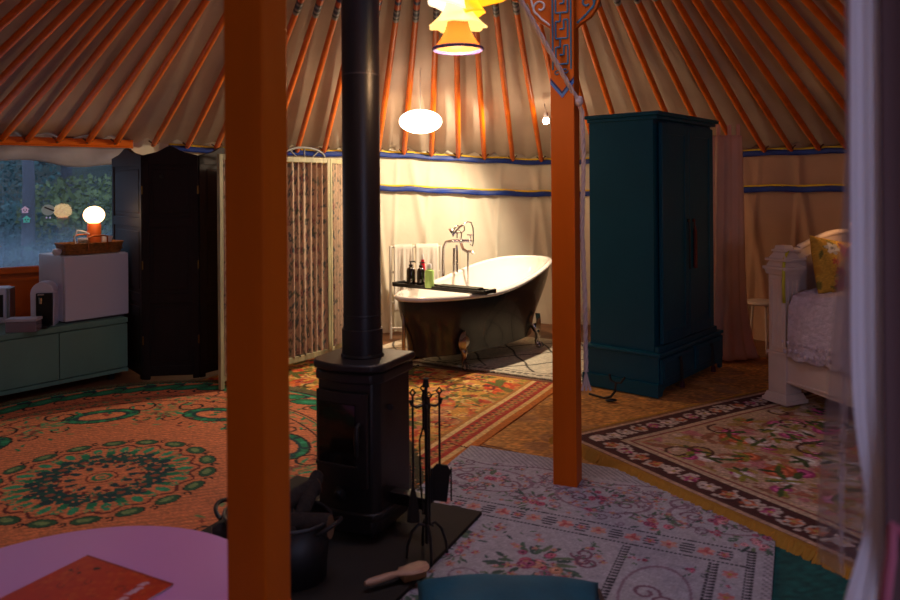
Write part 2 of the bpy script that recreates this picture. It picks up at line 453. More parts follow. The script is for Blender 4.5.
def bands(d):
    seq = [(.025,(150,140,130)),(.05,(35,45,45)),(.075,(150,140,140)),(.10,(60,60,75)),(.125,(140,135,140)),(.15,(30,40,45)),(.2,(190,80,25)),(.23,(40,50,90)),(.27,(190,80,25))]
    if d < .27:
        for l, c in seq:
            if d < l: return c
    k = int((d-.27)/.06) % 4
    return [(200,85,25),(45,60,110),(200,85,25),(150,120,90)][k]
order = {}
zones = [(-300,-10,'left of the window'),(-10,140,'above the lit window'),(140,228,'above the dark folding screen'),(228,290,'passing behind the left orange column'),
         (290,345,'above the floral folding screen'),(345,382,'passing behind the black stove pipe'),(382,550,'above the bathtub'),(550,582,'passing behind the right orange column'),
         (582,718,'above the teal wardrobe'),(718,760,'above the hanging peach curtain'),(760,850,'above the white bed'),(850,930,'running behind the near white curtain'),(930,1300,'above the near end of the bed')]
def pole_label(px):
    for a, b, w in zones:
        if a <= px < b:
            ms = [p for p in POLX if a <= p < b]; k = ms.index(px); n = len(ms)
            o = ['first','second','third','fourth','fifth','sixth','seventh'][k]
            return f'orange roof pole {w}' + ('' if n == 1 else f', {o} of {["","one","two","three","four","five","six","seven"][n]} from left')
tiem = mat('lattice_cord', (92,50,24), .7)
for px in POLX:
    h = wall_hit(px)
    x, y, H = h; a = math.atan2(y-CY, x-CX); u = Vector((math.cos(a), math.sin(a), 0))
    B = Vector((x, y, H+.0))-u*.03; T = Vector((CX, CY, 0))+u*CR; T.z = CZ
    dirv = (T-B).normalized(); rr = .0245
    hd = math.hypot(B.x-CX, B.y-CY); kk = (hd-2.42)/(hd-CR); S = B.lerp(T, kk)
    o = thing('roof_pole', pole_label(px), 'roof pole', B, 0, 'orange roof poles')
    z0 = Vector((0,0,0))
    MB().tube([z0-dirv*.02, z0+dirv*.03, (S-B)*.5, S-B], [.018, .023, rr, .022], seg=10).build('pole_shaft', polem, o)
    tube_colour('painted_end', S-B, T-B, .024, bands, o)
    side = Vector((-u.y, u.x, 0))
    MB().tube([side*.045+Vector((0,0,.03))-u*.02, Vector((0,0,-.005))-u*.035, -side*.045+Vector((0,0,.035))-u*.02], .007, seg=6) \
        .tube([side*.02+Vector((0,0,-.012))-u*.03, -side*.03+Vector((0,0,.012))-u*.035], .008, seg=6).build('tie_cord', tiem, o)
# the crown
cr = thing('crown_ring', 'orange roof crown ring that the poles run up to', 'roof crown', (CX, CY, CZ))
MB().tube([((CR-.03)*math.cos(t), (CR-.03)*math.sin(t), .0) for t in np.linspace(0, 2*PI, 49)[:-1]], .06, closed=True, seg=10).build('ring', orange, cr)
for k in range(8):
    a = k*PI/4+.3
    MB().tube([((CR-.05)*math.cos(a)*q, (CR-.05)*math.sin(a)*q, .22*(1-q*q)) for q in (0,.25,.5,.75,1)], .018).build('spoke', orange, cr)

# ---------------------------------------------------------------- the two columns
decor_b = mat('blue_line_paint', (62,118,140), .5); decor_w = mat('white_line_paint', (215,205,190), .5); navy = mat('navy_paint', (28,40,92), .5); lightb = mat('sky_paint', (70,120,190), .5)
def column(lab, X, Y, w, rz, z0, key=True):
    o = thing('support_column', lab, 'column', (X, Y, 0), rz)
    MB().box((0, 0, (z0+3.14)/2), (w, w, 3.14-z0), bev=.004).build('shaft', orange, o, smooth=False)
    if not key: return o
    f = -w/2-.002; k = w/.11
    def bar(mb, x0, z0_, x1, z1_): mb.tube([(x0, f, z0_), (x1, f, z1_)], .0042*k, seg=6)
    for cm, dx in ((decor_b, 0),):
        mb = MB(); h = .118; zz = 1.965
        while zz < 3.0:
            a, b = -.028*k, .028*k
            pts = [(a, zz), (b, zz), (b, zz+h*.72), (b*.35, zz+h*.72), (b*.35, zz+h*.36), (a*.35+.0, zz+h*.36)]
            pts2 = [(a, zz), (a, zz+h*.66), (a*.25, zz+h*.66), (a*.25, zz+h)]
            for P in (pts, pts2):
                for p, q in zip(P, P[1:]): bar(mb, *p, *q)
            zz += h
        for s in (-1, 1): bar(mb, s*.042*k, 1.94, s*.042*k, 3.0)
        mb.build('key_pattern', cm, o)
    mb = MB()
    mb.tube([(-.022+.016*math.cos(t)*(1-t/9), f, 1.925+.014*math.sin(t)*(1-t/9)) for t in np.linspace(0, 6, 16)], .003)
    mb.tube([(.014+.016*math.cos(-t)*(1-t/9), f, 1.935+.014*math.sin(-t)*(1-t/9)) for t in np.linspace(0, 6, 16)], .003)
    mb.build('scroll_pattern', decor_b, o)
    for z, m_, hh in ((1.905, navy, .012), (1.893, lightb, .018)):
        g = w/2-.001
        MB().prism([(-g, z), (0, z-.065), (g, z), (g, z-hh), (0, z-.065-hh), (-g, z-hh)], 0, .0025, Matrix.Translation((0, f+.001, 0)) @ Matrix.Rotation(R(90), 4, 'X')).build('chevron', m_, o, smooth=False)
    for s in (-1, 1):
        x0 = s*w/2
        P = [(x0, 2.13), (x0+s*.02, 2.15), (x0+s*.07, 2.18), (x0+s*.10, 2.22), (x0+s*.115, 2.27), (x0+s*.19, 2.29), (x0+s*.23, 2.36), (x0+s*.32, 2.45), (x0+s*.36, 2.6), (x0+s*.5, 2.8), (x0, 2.8)]
        if s < 0: P = P[::-1]
        br = MB().prism(P, -.018, .018, Matrix.Rotation(R(90), 4, 'X')).build('bracket', orange, o, smooth=False, bevel=.003)
        mb = MB()
        for cx_, cz_, r_ in ((.055, 2.245, .032), (.14, 2.34, .045), (.24, 2.5, .06)):
            mb.tube([(x0+s*(cx_+r_*(1-t/8)*math.cos(t)), -.02, cz_+r_*(1-t/8)*math.sin(t)) for t in np.linspace(-1.2, 5.5, 24)], .005, seg=6)
        mb.tube([(x0+s*.008, -.02, 2.155), (x0+s*.05, -.02, 2.19), (x0+s*.085, -.02, 2.23), (x0+s*.10, -.02, 2.29)], .005, seg=6)
        mb.build('scroll_pattern', decor_w if s < 0 else decor_b, br)
    return o
RC = (.545, 3.45)
column('square orange column on the white floral rug, key pattern and blue chevron near the top', RC[0]-.006, RC[1], .111, R(-22), .012)
column('near square orange column standing between pink table and stove', -.428, 1.64, .099, R(-20), 0)

# rope
def rope_obj(name, pts, lab, par_extra=None):
    pts = [Vector(p) for p in pts]
    # resample
    S = []; 
    for a, b in zip(pts, pts[1:]):
        n = max(2, int((b-a).length/.009))
        S += [a.lerp(b, k/n) for k in range(n)]
    S.append(pts[-1]); mb = MB()
    for ph in (0, 2*PI/3, 4*PI/3):
        q = []
        for i, p in enumerate(S):
            t = (S[min(i+1, len(S)-1)]-S[max(i-1, 0)]).normalized(); nx = t.orthogonal().normalized() if abs(t.z) < .9 else Vector((1,0,0)); nx = (nx-t*nx.dot(t)).normalized(); ny = t.cross(nx)
            a = ph+i*.42; q.append(p+(nx*math.cos(a)+ny*math.sin(a))*.0055)
        mb.tube(q, .0062, seg=6)
    return mb
kn = at(578.5, 102, 3.40); end = at(586, 372, 3.42)
ro = thing('rope', 'twisted pale rope tied at the right orange column and hanging down its side', 'rope', (kn.x, kn.y, 0))
O = Vector((kn.x, kn.y, 0))
lo = [kn-O+Vector((0,0,0)), at(582,112,3.41)-O, at(583.5,160,3.42)-O, at(582,230,3.42)-O, at(585,300,3.42)-O, end-O]
rope_obj('r', [Vector((-.285, 2.9, 3.15))-O, kn-O], '').build('upper_line', mat('rope_fibre', (196,178,178), .9, bump=.3, bscale=200), ro)
rope_obj('r', lo, '').build('hanging_line', _M['rope_fibre'], ro)
MB().sph(kn-O, (.022,.02,.02)).sph(kn-O+Vector((.004,0,.016)), (.017,.016,.012)).build('knot', _M['rope_fibre'], ro)
mb = MB()
for dx in (-.012, .0, .012): mb.tube([end-O, end-O+Vector((dx*.6,0,-.04)), end-O+Vector((dx*1.6,-.003,-.085))], [.005,.006,.007], seg=6)
mb.build('frayed_end', _M['rope_fibre'], ro)
# ================================================================ rugs
def wool(name, bump=.5, bs=220, rough=.95): return mat(name, (255,255,255), rough, attr=True, var=.12, vscale=30, bump=bump, bscale=bs)
rugm = wool('woven_wool'); tapm = wool('tapestry_weave', .35, 300)
DK = (38,20,22)
# ochre rough carpet lying under the others
w = Weave(0, 0, 2.4, 3.1, .014, (206,144,70)); w.speck(.14)
for k in range(500): w.disc(random.uniform(0,2.4), random.uniform(0,3.1), random.uniform(.02,.08), random.choice([(150,92,36),(205,150,80),(150,110,90)]), .35)
for yy in (.06,.10): w.path([(0,yy),(2.4,yy)], .012, (95,52,35))
ch = rug('ochre_carpet', w, rugm, 'rough ochre carpet between the bathtub rugs and the teal wardrobe', 'carpet', (-.10, 4.08, 0), R(-37+1), z=.010, wob=.002)
fringe('fringe', [(0.02,0),(2.38,0)], 1, mat('brown_fringe', (112,72,52), .95), ch, 380, .04, .010, .005)

# green and terracotta round rug
GA, GB = 1.78, 1.47; T1 = (228,132,84)
G1, G2, G3, G4 = (16,128,84), (46,160,112), (124,150,92), (8,62,66)
w = Weave(-GA-.02, -GB-.02, GA+.02, GB+.02, .0085, T1)
def pol(a, r): return GA*r*math.cos(a), GB*r*math.sin(a)
# ribs of the weave
w.C *= (1-.10*(np.sin(w.X*2*PI/.035) > .3))[..., None]
# edge ring of leaves
n = 46
for k in range(n):
    a = 2*PI*k/n; x, y = pol(a, .915)
    w.ell(x, y, .13, .065, a+PI/2+.35, DK); w.ell(x, y, .12, .055, a+PI/2+.35, G1); w.ell(x, y, .06, .022, a+PI/2+.35, G2)
    x, y = pol(a+PI/n, .955); w.disc(x, y, .045, G4)
    x, y = pol(a+PI/n, .86); w.curl(x, y, .05, a, .8, .007, DK)
for r_, wd, c in ((.995,.018,DK),(.978,.010,G2),(.80,.006,DK),(.785,.006,G1),(.735,.006,DK)):
    w.path([pol(t, r_) for t in np.linspace(0, 2*PI, 260)], wd, c)
for k in range(110):
    a = 2*PI*k/110; x, y = pol(a, .762); w.leaf(x, y, .05, .024, a+PI/2+(.6 if k % 2 else -.6), G3 if k % 3 else G1)
# wreaths
nw = 8
for k in range(nw):
    a = 2*PI*k/nw+.15; x, y = pol(a, .60)
    w.ell(x, y, .22, .135, a+PI/2, DK); w.ell(x, y, .205, .12, a+PI/2, G1); w.ell(x, y, .16, .085, a+PI/2, G4); w.ell(x, y, .13, .065, a+PI/2, T1)
    for q in range(12):
        b = 2*PI*q/12; ca, sa = math.cos(a+PI/2), math.sin(a+PI/2); dx, dy = .18*math.cos(b), .105*math.sin(b)
        w.disc(x+dx*ca-dy*sa, y+dx*sa+dy*ca, .018, G2 if q % 2 else G4)
    for q in range(6): w.disc(x+random.uniform(-.05,.05), y+random.uniform(-.04,.04), .014, random.choice([G1,(160,60,45)]))
    a2 = a+PI/nw; x2, y2 = pol(a2, .62)
    for q in range(26):
        b = random.random()*2*PI; d = random.uniform(.02,.2); w.leaf(x2+d*math.cos(b), y2+d*.6*math.sin(b), .06, .022, b, random.choice([G3,(140,140,85),G2]))
    for q in range(5): w.flower(x2+random.uniform(-.14,.14), y2+random.uniform(-.08,.08), .035, G3, (150,80,60), 5, (120,50,40))
    for s in (-1, 1):
        x3, y3 = pol(a+s*.22, .67); w.curl(x3, y3, .10, a+s, 1.1, .008, DK, s); x3, y3 = pol(a+s*.3, .53); w.curl(x3, y3, .06, a-s, .9, .007, DK, -s)
# medallion
_ell, _curl = w.ell, w.curl
MS = .85
w.ell = lambda x, y, a, b, ang, c, al=1.0, ring=0.0: _ell(x*MS, y*MS, a*MS, b*MS, ang, c, al, ring)
for k in range(18):
    a = 2*PI*k/18; x, y = .575*math.cos(a), .575*math.sin(a)
    w.ell(x, y, .075, .05, a+PI/2, DK); w.ell(x, y, .068, .044, a+PI/2, (40,92,60)); w.ell(x+.005, y+.005, .04, .022, a+PI/2, G3)
    a2 = a+PI/18
    w.path([(.50*math.cos(a2+t)*(1+.05*math.cos(t*18)), .50*math.sin(a2+t)*(1+.05*math.cos(t*18))) for t in np.linspace(-.17,.17,9)], .009, (105,32,30))
    w.curl(.60*math.cos(a2), .60*math.sin(a2), .028, a2, .7, .007, DK)
    w.ell(.44*math.cos(a2), .44*math.sin(a2), .05, .024, a2, G2); w.ell(.39*math.cos(a), .39*math.sin(a), .055, .026, a, G1)
    w.flower(.45*math.cos(a), .45*math.sin(a), .032, G2, G3, 5, T1)
for k in range(14):
    a = 2*PI*k/14
    w.flower(.29*math.cos(a), .29*math.sin(a), .075, G4, (18,80,70), 7, (150,80,55)); w.disc(.36*math.cos(a+.22), .36*math.sin(a+.22), .035, G4)
    w.disc(.22*math.cos(a+.2), .22*math.sin(a+.2), .022, (105,40,36))
for k in range(90):
    a = random.random()*2*PI; d = random.uniform(.12,.5); w.flower(d*math.cos(a), d*math.sin(a), .018, random.choice([G1,G2,G3,G4]), T1, 5, (150,70,50))
for k in range(12):
    a = 2*PI*k/12; w.ell(.165*math.cos(a), .165*math.sin(a), .032, .02, a, G4)
w.ell(0, 0, .085, .085, 0, (105,32,30)); w.disc(0, 0, .075, T1); w.disc(0, 0, .055, G1); w.disc(0, 0, .036, T1); w.disc(0,0,.018,G3)
w.ell = _ell
for k in range(260):
    a = random.random()*2*PI; r_ = random.choice((random.uniform(.46,.56), random.uniform(.68,.73), random.uniform(.80,.86))); x, y = pol(a, r_)
    if math.hypot(x, y) > .62: w.leaf(x, y, random.uniform(.03,.06), .018, random.random()*6.3, random.choice([G1,G2,G3,(150,70,50),DK]))
w.speck(.07)
g = rug('green_round_rug', w, rugm, 'oval terracotta and green medallion rug with dark fringe in front of the green cabinet', 'rug', (-1.68, 3.55, 0), R(108), z=.024,
        mask=(w.X/GA)**2+(w.Y/GB)**2 <= 1)
fringe('fringe', [pol(t, 1.0) for t in np.linspace(0, 2*PI, 120)], 1, mat('olive_fringe', (104,98,64), .95), g, 1500, .11, .016, .008, .8)

# red and gold rug in front of the bath
w = Weave(-2.4, -2.3, 0, 0, .008, (214,150,62))
cs = [(206,66,26),(226,96,34),(176,42,22),(232,176,80),(150,140,46),(206,110,90),(110,104,40),(240,200,116),(220,126,66)]
for k in range(1500):
    x, y = random.uniform(-2.35,-.05), random.uniform(-2.25,-.05)
    w.ell(x, y, random.uniform(.02,.07), random.uniform(.012,.035), random.random()*PI, random.choice(cs), .85)
for k in range(46):
    x, y = random.uniform(-2.3,-.35), random.uniform(-2.1,-.15)
    w.rose(x, y, random.uniform(.07,.12), (216,66,26), (240,124,50), (180,40,22))
    for q in range(5): w.leaf(x, y, .17, .045, random.random()*6.3, (98,100,34))
for k in range(30): w.curl(random.uniform(-2.3,-.3), random.uniform(-2.2,-.1), random.uniform(.08,.16), random.random()*6, .8, .012, random.choice([(214,176,110),(70,50,24),(120,40,24)]))
w.path([(-.45-.32*math.cos(t), -1.2+.9*math.sin(t)-.0) for t in np.linspace(-1.6,1.6,60)], .013, (70,58,30))
for k in range(420):
    x, y = random.uniform(-2.3,-.28), random.uniform(-2.2,-.05); t_ = random.random()
    if t_ < .4: w.flower(x, y, random.uniform(.02,.045), random.choice(cs), random.choice(cs), 6, (120,40,20))
    elif t_ < .75: w.leaf(x, y, random.uniform(.05,.1), .022, random.random()*6.3, random.choice([(96,92,36),(140,132,50),(60,66,30)]))
    else: w.curl(x, y, random.uniform(.03,.06), random.random()*6, 1.0, .007, random.choice([(90,40,20),(240,200,120),(60,50,26)]))
for k in range(24): w.disc(-.28-random.random()*.9, -1.5+random.random()*1.0, .05, (196,120,92), .6)
m_ = (w.X > -.33); w.put(m_, (206,146,72), .25)
def band(a, b, c, al=1.0):
    w.put((w.X > -b) & (w.X <= -a), c, al); w.put((w.Y > -b*.0-.0) & (w.Y <= 0) & False, c)
band(.0,.05,(206,116,40)); band(.05,.085,(240,196,124)); band(.085,.20,(190,58,40)); band(.20,.235,(240,200,132)); band(.235,.26,(190,124,56))
for k in range(40):
    y = -2.25+k*.058; w.flower(-.142, y, .035, (196,110,72), (206,150,80), 5, (100,90,40)); w.disc(-.175, y+.03, .012, (90,60,40))
w.leaf(-1.35,-1.72,.34,.10,.2,(14,70,58),(10,40,36)); w.leaf(-1.3,-1.66,.2,.07,2.2,(20,84,62)); w.leaf(-1.2,-1.8,.22,.07,-1.2,(14,70,58))
for b_ in (.02,): w.put(w.Y > -b_, (120,58,34))
w.speck(.08)
rg = rug('red_gold_rug', w, rugm, 'red and gold floral rug in front of the bathtub, striped along its right edge', 'rug', (.80, 5.20, 0), R(-28), z=.0185)
fringe('fringe', [(-2.38,0),(-.02,0)], -1, mat('rust_fringe', (128,70,44), .95), rg, 260, .035, .008, .005)

# cream rug with black diamonds under the bath
w = Weave(-1.9, 0, .55, 1.32, .009, (214,200,176)); w.speck(.05)
for k in range(-3, 10):
    for s in (-1, 1):
        x0 = -2.3+k*.42 if s > 0 else -1.6+k*.42
        pts = [(x0+s*t*.42/.52+.012*math.sin(t*19+k), t+.14) for t in np.linspace(0, 1.2, 40)]
        w.path(pts, .009, (46,38,36))
for yy in (.05,.075):
    x = -2.25
    while x < .5:
        if random.random() < .75: w.path([(x, yy+random.uniform(-.004,.004)), (x+.035, yy)], .008, (46,38,36))
        x += .055
w.path([(x, .13+.004*math.sin(x*30)) for x in np.linspace(-2.3,.55,80)], .004, (70,60,55))
br = rug('diamond_rug', w, rugm, 'cream rug with thin black diamond lines under the clawfoot bathtub', 'rug', (.84, 5.28, 0), R(-31), z=.011, wob=.002)
fringe('fringe', [(-1.88,0),(.53,0)], 1, mat('cream_fringe', (190,176,150), .95), br, 150, .03, .008, .004)

# white floral tapestry rug in front; local x along its black lines, origin where they end
w = Weave(-1.42, -1.5, .075, .62, .0052, (180,177,186))
KD = (52,50,60); pinks = [(186,92,112),(170,70,96),(206,140,150),(150,70,104)]; greens = [(84,112,92),(104,124,96),(66,90,84)]
nx_ = (np.floor(w.X/.0104)+np.floor(w.Y/.0104)) % 3
bm_ = (w.Y > .47) | (w.X > .045); w.put(bm_ & (nx_ == 0), (120,112,120), .7)
# wreaths and swags in the border
for k, x in enumerate((-1.16,-.62,-.13)):
    y = .24
    w.ell(x, y, .215, .135, .05, (150,126,140), 1, .09); w.ell(x, y, .195, .118, .05, (196,190,206), 1, .02)
    for s in (-1, 1):
        w.curl(x+s*.11, y-.02, .05, 0 if s > 0 else PI, 1.2, .006, (130,92,110), s)
    w.bouquet(x, y+.01, .12, pinks, greens, 9, 18)
    w.bouquet(x-.02, y-.13, .07, pinks, greens, 5, 8)
for x in (-1.38,-.89,-.375,.01):
    w.bouquet(x, .10, .12, pinks, greens, 8, 16)
    for s in (-1, 1): w.curl(x+s*.08, .32, .06, PI/2, 1.0, .006, (140,110,128), s)
    w.bouquet(x, .36, .05, [(120,90,140),(186,92,112)], greens, 3, 8)
w.path([(x, .44+.03*math.sin(x*11.4)) for x in np.linspace(-1.4,.03,160)], .006, (132,104,122))
# key band
def dash(y):
    for k in range(100):
        x = -1.42+k*.0152
        if x < .0: w.put((w.X > x) & (w.X < x+.011) & (abs(w.Y-y) < .0065), KD)
dash(0); dash(-.125)
x = -1.38; k = 0
while x < -.02:
    w.flower(x, -.062, .034, (200,110,110) if k % 2 else (206,150,130), (214,160,150), 6, (190,90,90))
    for q in (-.032,-.012,.012,.032): w.put((abs(w.X-(x+.068)) < .034-abs(q)*.4) & (abs(w.Y+.062-q) < .005), KD)
    if k % 2: w.flower(x+.066, -.062, .022, pinks[0], pinks[2], 5)
    x += .136; k += 1
# dividers running away from the band
def vdash(x, y0=-1.5, y1=-.14):
    y = y0
    while y < y1:
        w.put((abs(w.X-x) < .014) & (w.Y > y) & (w.Y < y+.012) & ((w.X-x) > -.014+((w.Y-y)*1.1)), KD); w.put((abs(abs(w.X-x)-.013) < .003) & (w.Y > y) & (w.Y < y+.016), KD); y += .021
vdash(-.435); vdash(-.12); vdash(.0, -1.5, 0)
y = -.2
while y > -1.5:
    w.flower(-.06, y, .03, (206,120,120), (200,140,140), 6); w.bouquet(-.06, y-.08, .04, pinks, greens, 3, 6); y -= .16
for cx_, cy_ in ((-.28,-.44),(-.28,-.95)):
    w.ell(cx_, cy_, .12, .2, 0, (150,126,140), 1, .08); w.curl(cx_-.03, cy_, .05, 0, 1.2, .006, (130,92,110)); w.curl(cx_+.04, cy_-.04, .04, PI, 1.2, .006, (130,92,110), -1)
    for s in (-1, 1): w.bouquet(cx_+s*.1, cy_+.21, .06, pinks, greens, 4, 8)
for cx_, cy_, r_ in ((-1.0,-.45,.08),(-.85,-.75,.09),(-.62,-.62,.08),(-1.2,-.95,.08),(-1.15,-.30,.15),(-.72,-.42,.17),(-1.1,-.75,.17),(-.6,-.9,.17),(-1.3,-.6,.10),(-.95,-.2,.05),(-.55,-.22,.06)):
    w.bouquet(cx_, cy_, r_, pinks+[(196,140,110)], greens, int(110*r_), int(220*r_))
for k in range(26):
    w.curl(random.uniform(-1.35,-.5), random.uniform(-1.4,-.2), random.uniform(.03,.08), random.random()*6, 1.1, .0045, random.choice([(140,118,134),(128,100,110),(110,120,128)]))
for k in range(340):
    x, y = random.uniform(-1.4,-.48), random.uniform(-1.4,-.17); t_ = random.random()
    if t_ < .5: w.flower(x, y, random.uniform(.010,.022), random.choice(pinks), (196,150,140), 5, (190,150,80))
    else: w.leaf(x, y, random.uniform(.02,.045), .010, random.random()*6.3, random.choice(greens))
for k in range(330):
    x, y = random.uniform(-1.4,.04), random.uniform(.02,.44); t_ = random.random()
    if t_ < .35: w.flower(x, y, random.uniform(.010,.018), random.choice(pinks), (196,150,140), 5, (190,150,80))
    elif t_ < .7: w.leaf(x, y, random.uniform(.02,.04), .009, random.random()*6.3, random.choice(greens))
    else: w.curl(x, y, random.uniform(.015,.035), random.random()*6, 1.0, .004, random.choice([(140,118,134),(120,92,108)]))
for k in range(22): w.curl(-.52+random.uniform(-.06,.03), random.uniform(-1.3,-.22), random.uniform(.03,.06), random.random()*6, 1.1, .006, (128,84,104))
w.speck(.05)
rug('white_floral_rug', w, tapm, 'white tapestry rug with pink bouquets and black key lines, under the right orange column', 'rug', (1.12, 2.77, 0), R(-25.3), z=.0285, wob=.002)

# brown rug with roses and gold fringe by the wardrobe and bed; origin at its near left corner
BO = fl(560, 443); BR = fl(812, 558); bang = math.atan2(BR.y-BO.y, BR.x-BO.x)
w = Weave(0, 0, 2.1, 2.9, .008, (196,166,136))
for k in range(1500):
    w.ell(random.uniform(0,2.1), random.uniform(0,2.9), random.uniform(.02,.08), random.uniform(.01,.035), random.random()*PI, random.choice([(214,180,160),(176,140,70),(220,196,184),(190,110,84),(150,90,64),(180,150,60),(200,120,130)]), .8)
rc = [(190,70,130),(206,96,50),(210,120,150),(190,84,44),(224,200,200),(180,56,120),(226,206,196)]
for k in range(190):
    x, y = random.uniform(.35,2.05), random.uniform(.35,2.5); c = random.choice(rc)
    w.rose(x, y, random.uniform(.035,.07), c, tuple(min(255,q+45) for q in c), tuple(q*.6 for q in c))
    for q in range(3): w.leaf(x, y, .09, .03, random.random()*6.3, random.choice([(74,96,36),(150,140,44),(60,80,36)]))
for k in range(80): w.curl(random.uniform(.35,2.0), random.uniform(.35,2.6), random.uniform(.06,.13), random.random()*6, .9, .009, random.choice([(206,188,170),(190,150,130),(84,40,30)]))
for f_, (a, b, c) in enumerate([(.0,.03,(150,104,52)),(.03,.055,(196,160,136)),(.055,.23,(78,34,30)),(.23,.26,(206,180,150)),(.26,.275,(150,80,70)),(.275,.30,(204,176,140))]):
    m_ = (np.minimum(w.X, w.Y) >= a) & (np.minimum(w.X, w.Y) < b); w.put(m_, c)
for k in range(26):
    for ax in (0, 1):
        d = .15+k*.105; x, y = (d, .142) if ax == 0 else (.142, d)
        c = random.choice([(160,50,100),(176,88,50),(196,170,160)])
        w.curl(x, y, .05, random.random()*6, 1.0, .009, (206,190,176)); w.flower(x, y, .04, c, tuple(min(255,q+40) for q in c), 5, (190,160,80))
        for q in range(4): w.disc(x+random.uniform(-.06,.06), y+random.uniform(-.06,.06), .013, (210,196,184))
w.speck(.09)
bg = rug('brown_rose_rug', w, rugm, 'brown and pink rose patterned rug with gold looped fringe beside the white bed', 'rug', (BO.x, BO.y, 0), bang, z=.037)
gf = mat('gold_fringe', (190,138,48), .95)
fringe('fringe', [(-.01,0),(2.1,0)], 1, gf, bg, 700, .075, .034, .013, .5)
fringe('fringe', [(0,-.01),(0,2.88)], -1, gf, bg, 620, .07, .02, .008, .5)

# dark green rug at the right front corner
w = Weave(0, 0, 1.3, 1.75, .02, (14,86,82)); w.speck(.12); w.put(w.X < .03, (30,120,110))
P0 = fl(767, 540)
rug('dark_green_rug', w, rugm, 'plain dark green rug at the lower right, beyond the white floral rug', 'rug', (P0.x-.555+.004, P0.y-1.175, 0), R(-25.3), z=.016, wob=.0015)
# ================================================================ stove corner
HZ = .045
iron = mat('stove_iron', (34,29,30), .42, var=.1, vscale=20, bump=.15, bscale=180); ironp = mat('flue_enamel', (30,27,32), .38, bump=.06, bscale=120)
darkiron = mat('wrought_iron', (24,21,22), .5); soot = mat('soot_glass', (20,12,9), .12, coat=.5)
HR = Vector((.904,-.427,0)); HA = R(-25.3); HB = Vector((.427,.904,0))
hc = Vector((.125, 3.10, 0))
hearth = thing('hearth_slab', 'dark brown flat hearth slab under the wood stove', 'hearth', hc, HA)
MB().box((-.475, -.66, .029+.008), (.95, 1.32, .016), bev=.003).build('slab', mat('slate', (40,31,22), .85, var=.2, vscale=6), hearth, smooth=False)
hearth_top = HZ
Sc = Vector((-.358, 2.99, 0))
st = thing('wood_stove', 'tall black cast iron wood stove with glass door and round vent knob', 'stove', (Sc.x, Sc.y, HZ), HA)
def stove_poly(w, d, bow=.02, ch=.035):
    pts = [(w/2, -d/2+ch), (w/2, d/2), (-w/2, d/2), (-w/2, -d/2+ch)]
    pts += [(-w/2+ch*.6+ (w-ch*1.2)*t, -d/2-bow*math.sin(t*PI)) for t in np.linspace(0, 1, 9)]
    return pts
H = .728-HZ
MB().prism(stove_poly(.285, .265), .10, H-.06).build('body', iron, st, smooth=True, bevel=.006)
MB().prism(stove_poly(.325, .30, .03, .05), H-.03, H).prism(stove_poly(.312,.29,.028,.05), H-.075, H-.035).build('top_plate', iron, st, smooth=True, bevel=.008)
MB().prism(stove_poly(.305,.285), .085, .115).prism(stove_poly(.275,.255), .03, .085).build('base_skirt', iron, st, smooth=True, bevel=.006)
for sx in (-1, 1):
    for sy in (-1, 1): MB().lathe([(.014,0),(.018,.012),(.02,.05)], 12, Matrix.Translation((sx*.09, sy*.08, 0))).build('foot', iron, st)
fy = -.1525
door = MB().prism([(-.115,fy+.008),(-.115,fy-.006),(-.05,fy-.014),(0,fy-.016),(.05,fy-.014),(.115,fy-.006),(.115,fy+.008)], .215, .575).build('door', iron, st, smooth=False, bevel=.003)
MB().box((-.012, fy-.0165, .415), (.165, .006, .235), bev=.002).build('door_glass', soot, door, smooth=False)
MB().tube([(.086,fy-.012,.46),(.088,fy-.034,.455),(.088,fy-.036,.40),(.084,fy-.03,.345)], [.008,.009,.011,.007], 10).build('door_handle', darkiron, door)
MB().box((-.012, fy-.018, .295), (.19, .014, .012), bev=.003).build('door_ledge', iron, door, smooth=False)
MB().lathe([(.028,0),(.028,.008),(.018,.012),(.014,.026),(.0,.028)], 20, Matrix.Translation((-.0, fy-.012, .185)) @ Matrix.Rotation(R(90), 4, 'X')).build('vent_knob', darkiron, st)
MB().tube([(.133,-.03,.50),(.15,-.03,.503),(.158,-.055,.506)], [.008,.008,.013], 8).build('side_lever', darkiron, st)
MB().prism([(.13,-.035),(.315,-.04),(.325,-.025),(.325,.005),(.13,.015)], .150, .168).prism([(.135,-.03),(.29,-.033),(.295,.0),(.135,.008)], .120,.150).build('side_shelf', darkiron, st, smooth=False, bevel=.003)
MB().lathe([(.085,0),(.088,.004),(.086,.012)], 32, Matrix.Translation((0,.0,H))).build('flue_collar', darkiron, st)
pp = thing('stove_pipe', 'straight black stove pipe rising from the top of the wood stove', 'stove pipe', (Sc.x, Sc.y, .728))
pr = .076
MB().lathe([(pr+.006,0),(pr+.006,.11),(pr+.001,.112),(pr,.16),(pr+.0015,.161),(pr+.0015,.167),(pr,.168),(pr,1.15),(pr,2.9)], 40).build('lower_pipe', ironp, pp)
MB().lathe([(pr+.0012,0),(pr+.0012,.006)], 40, Matrix.Translation((0,0,1.126))).build('pipe_seam', mat('pipe_joint', (70,62,66), .4), pp)

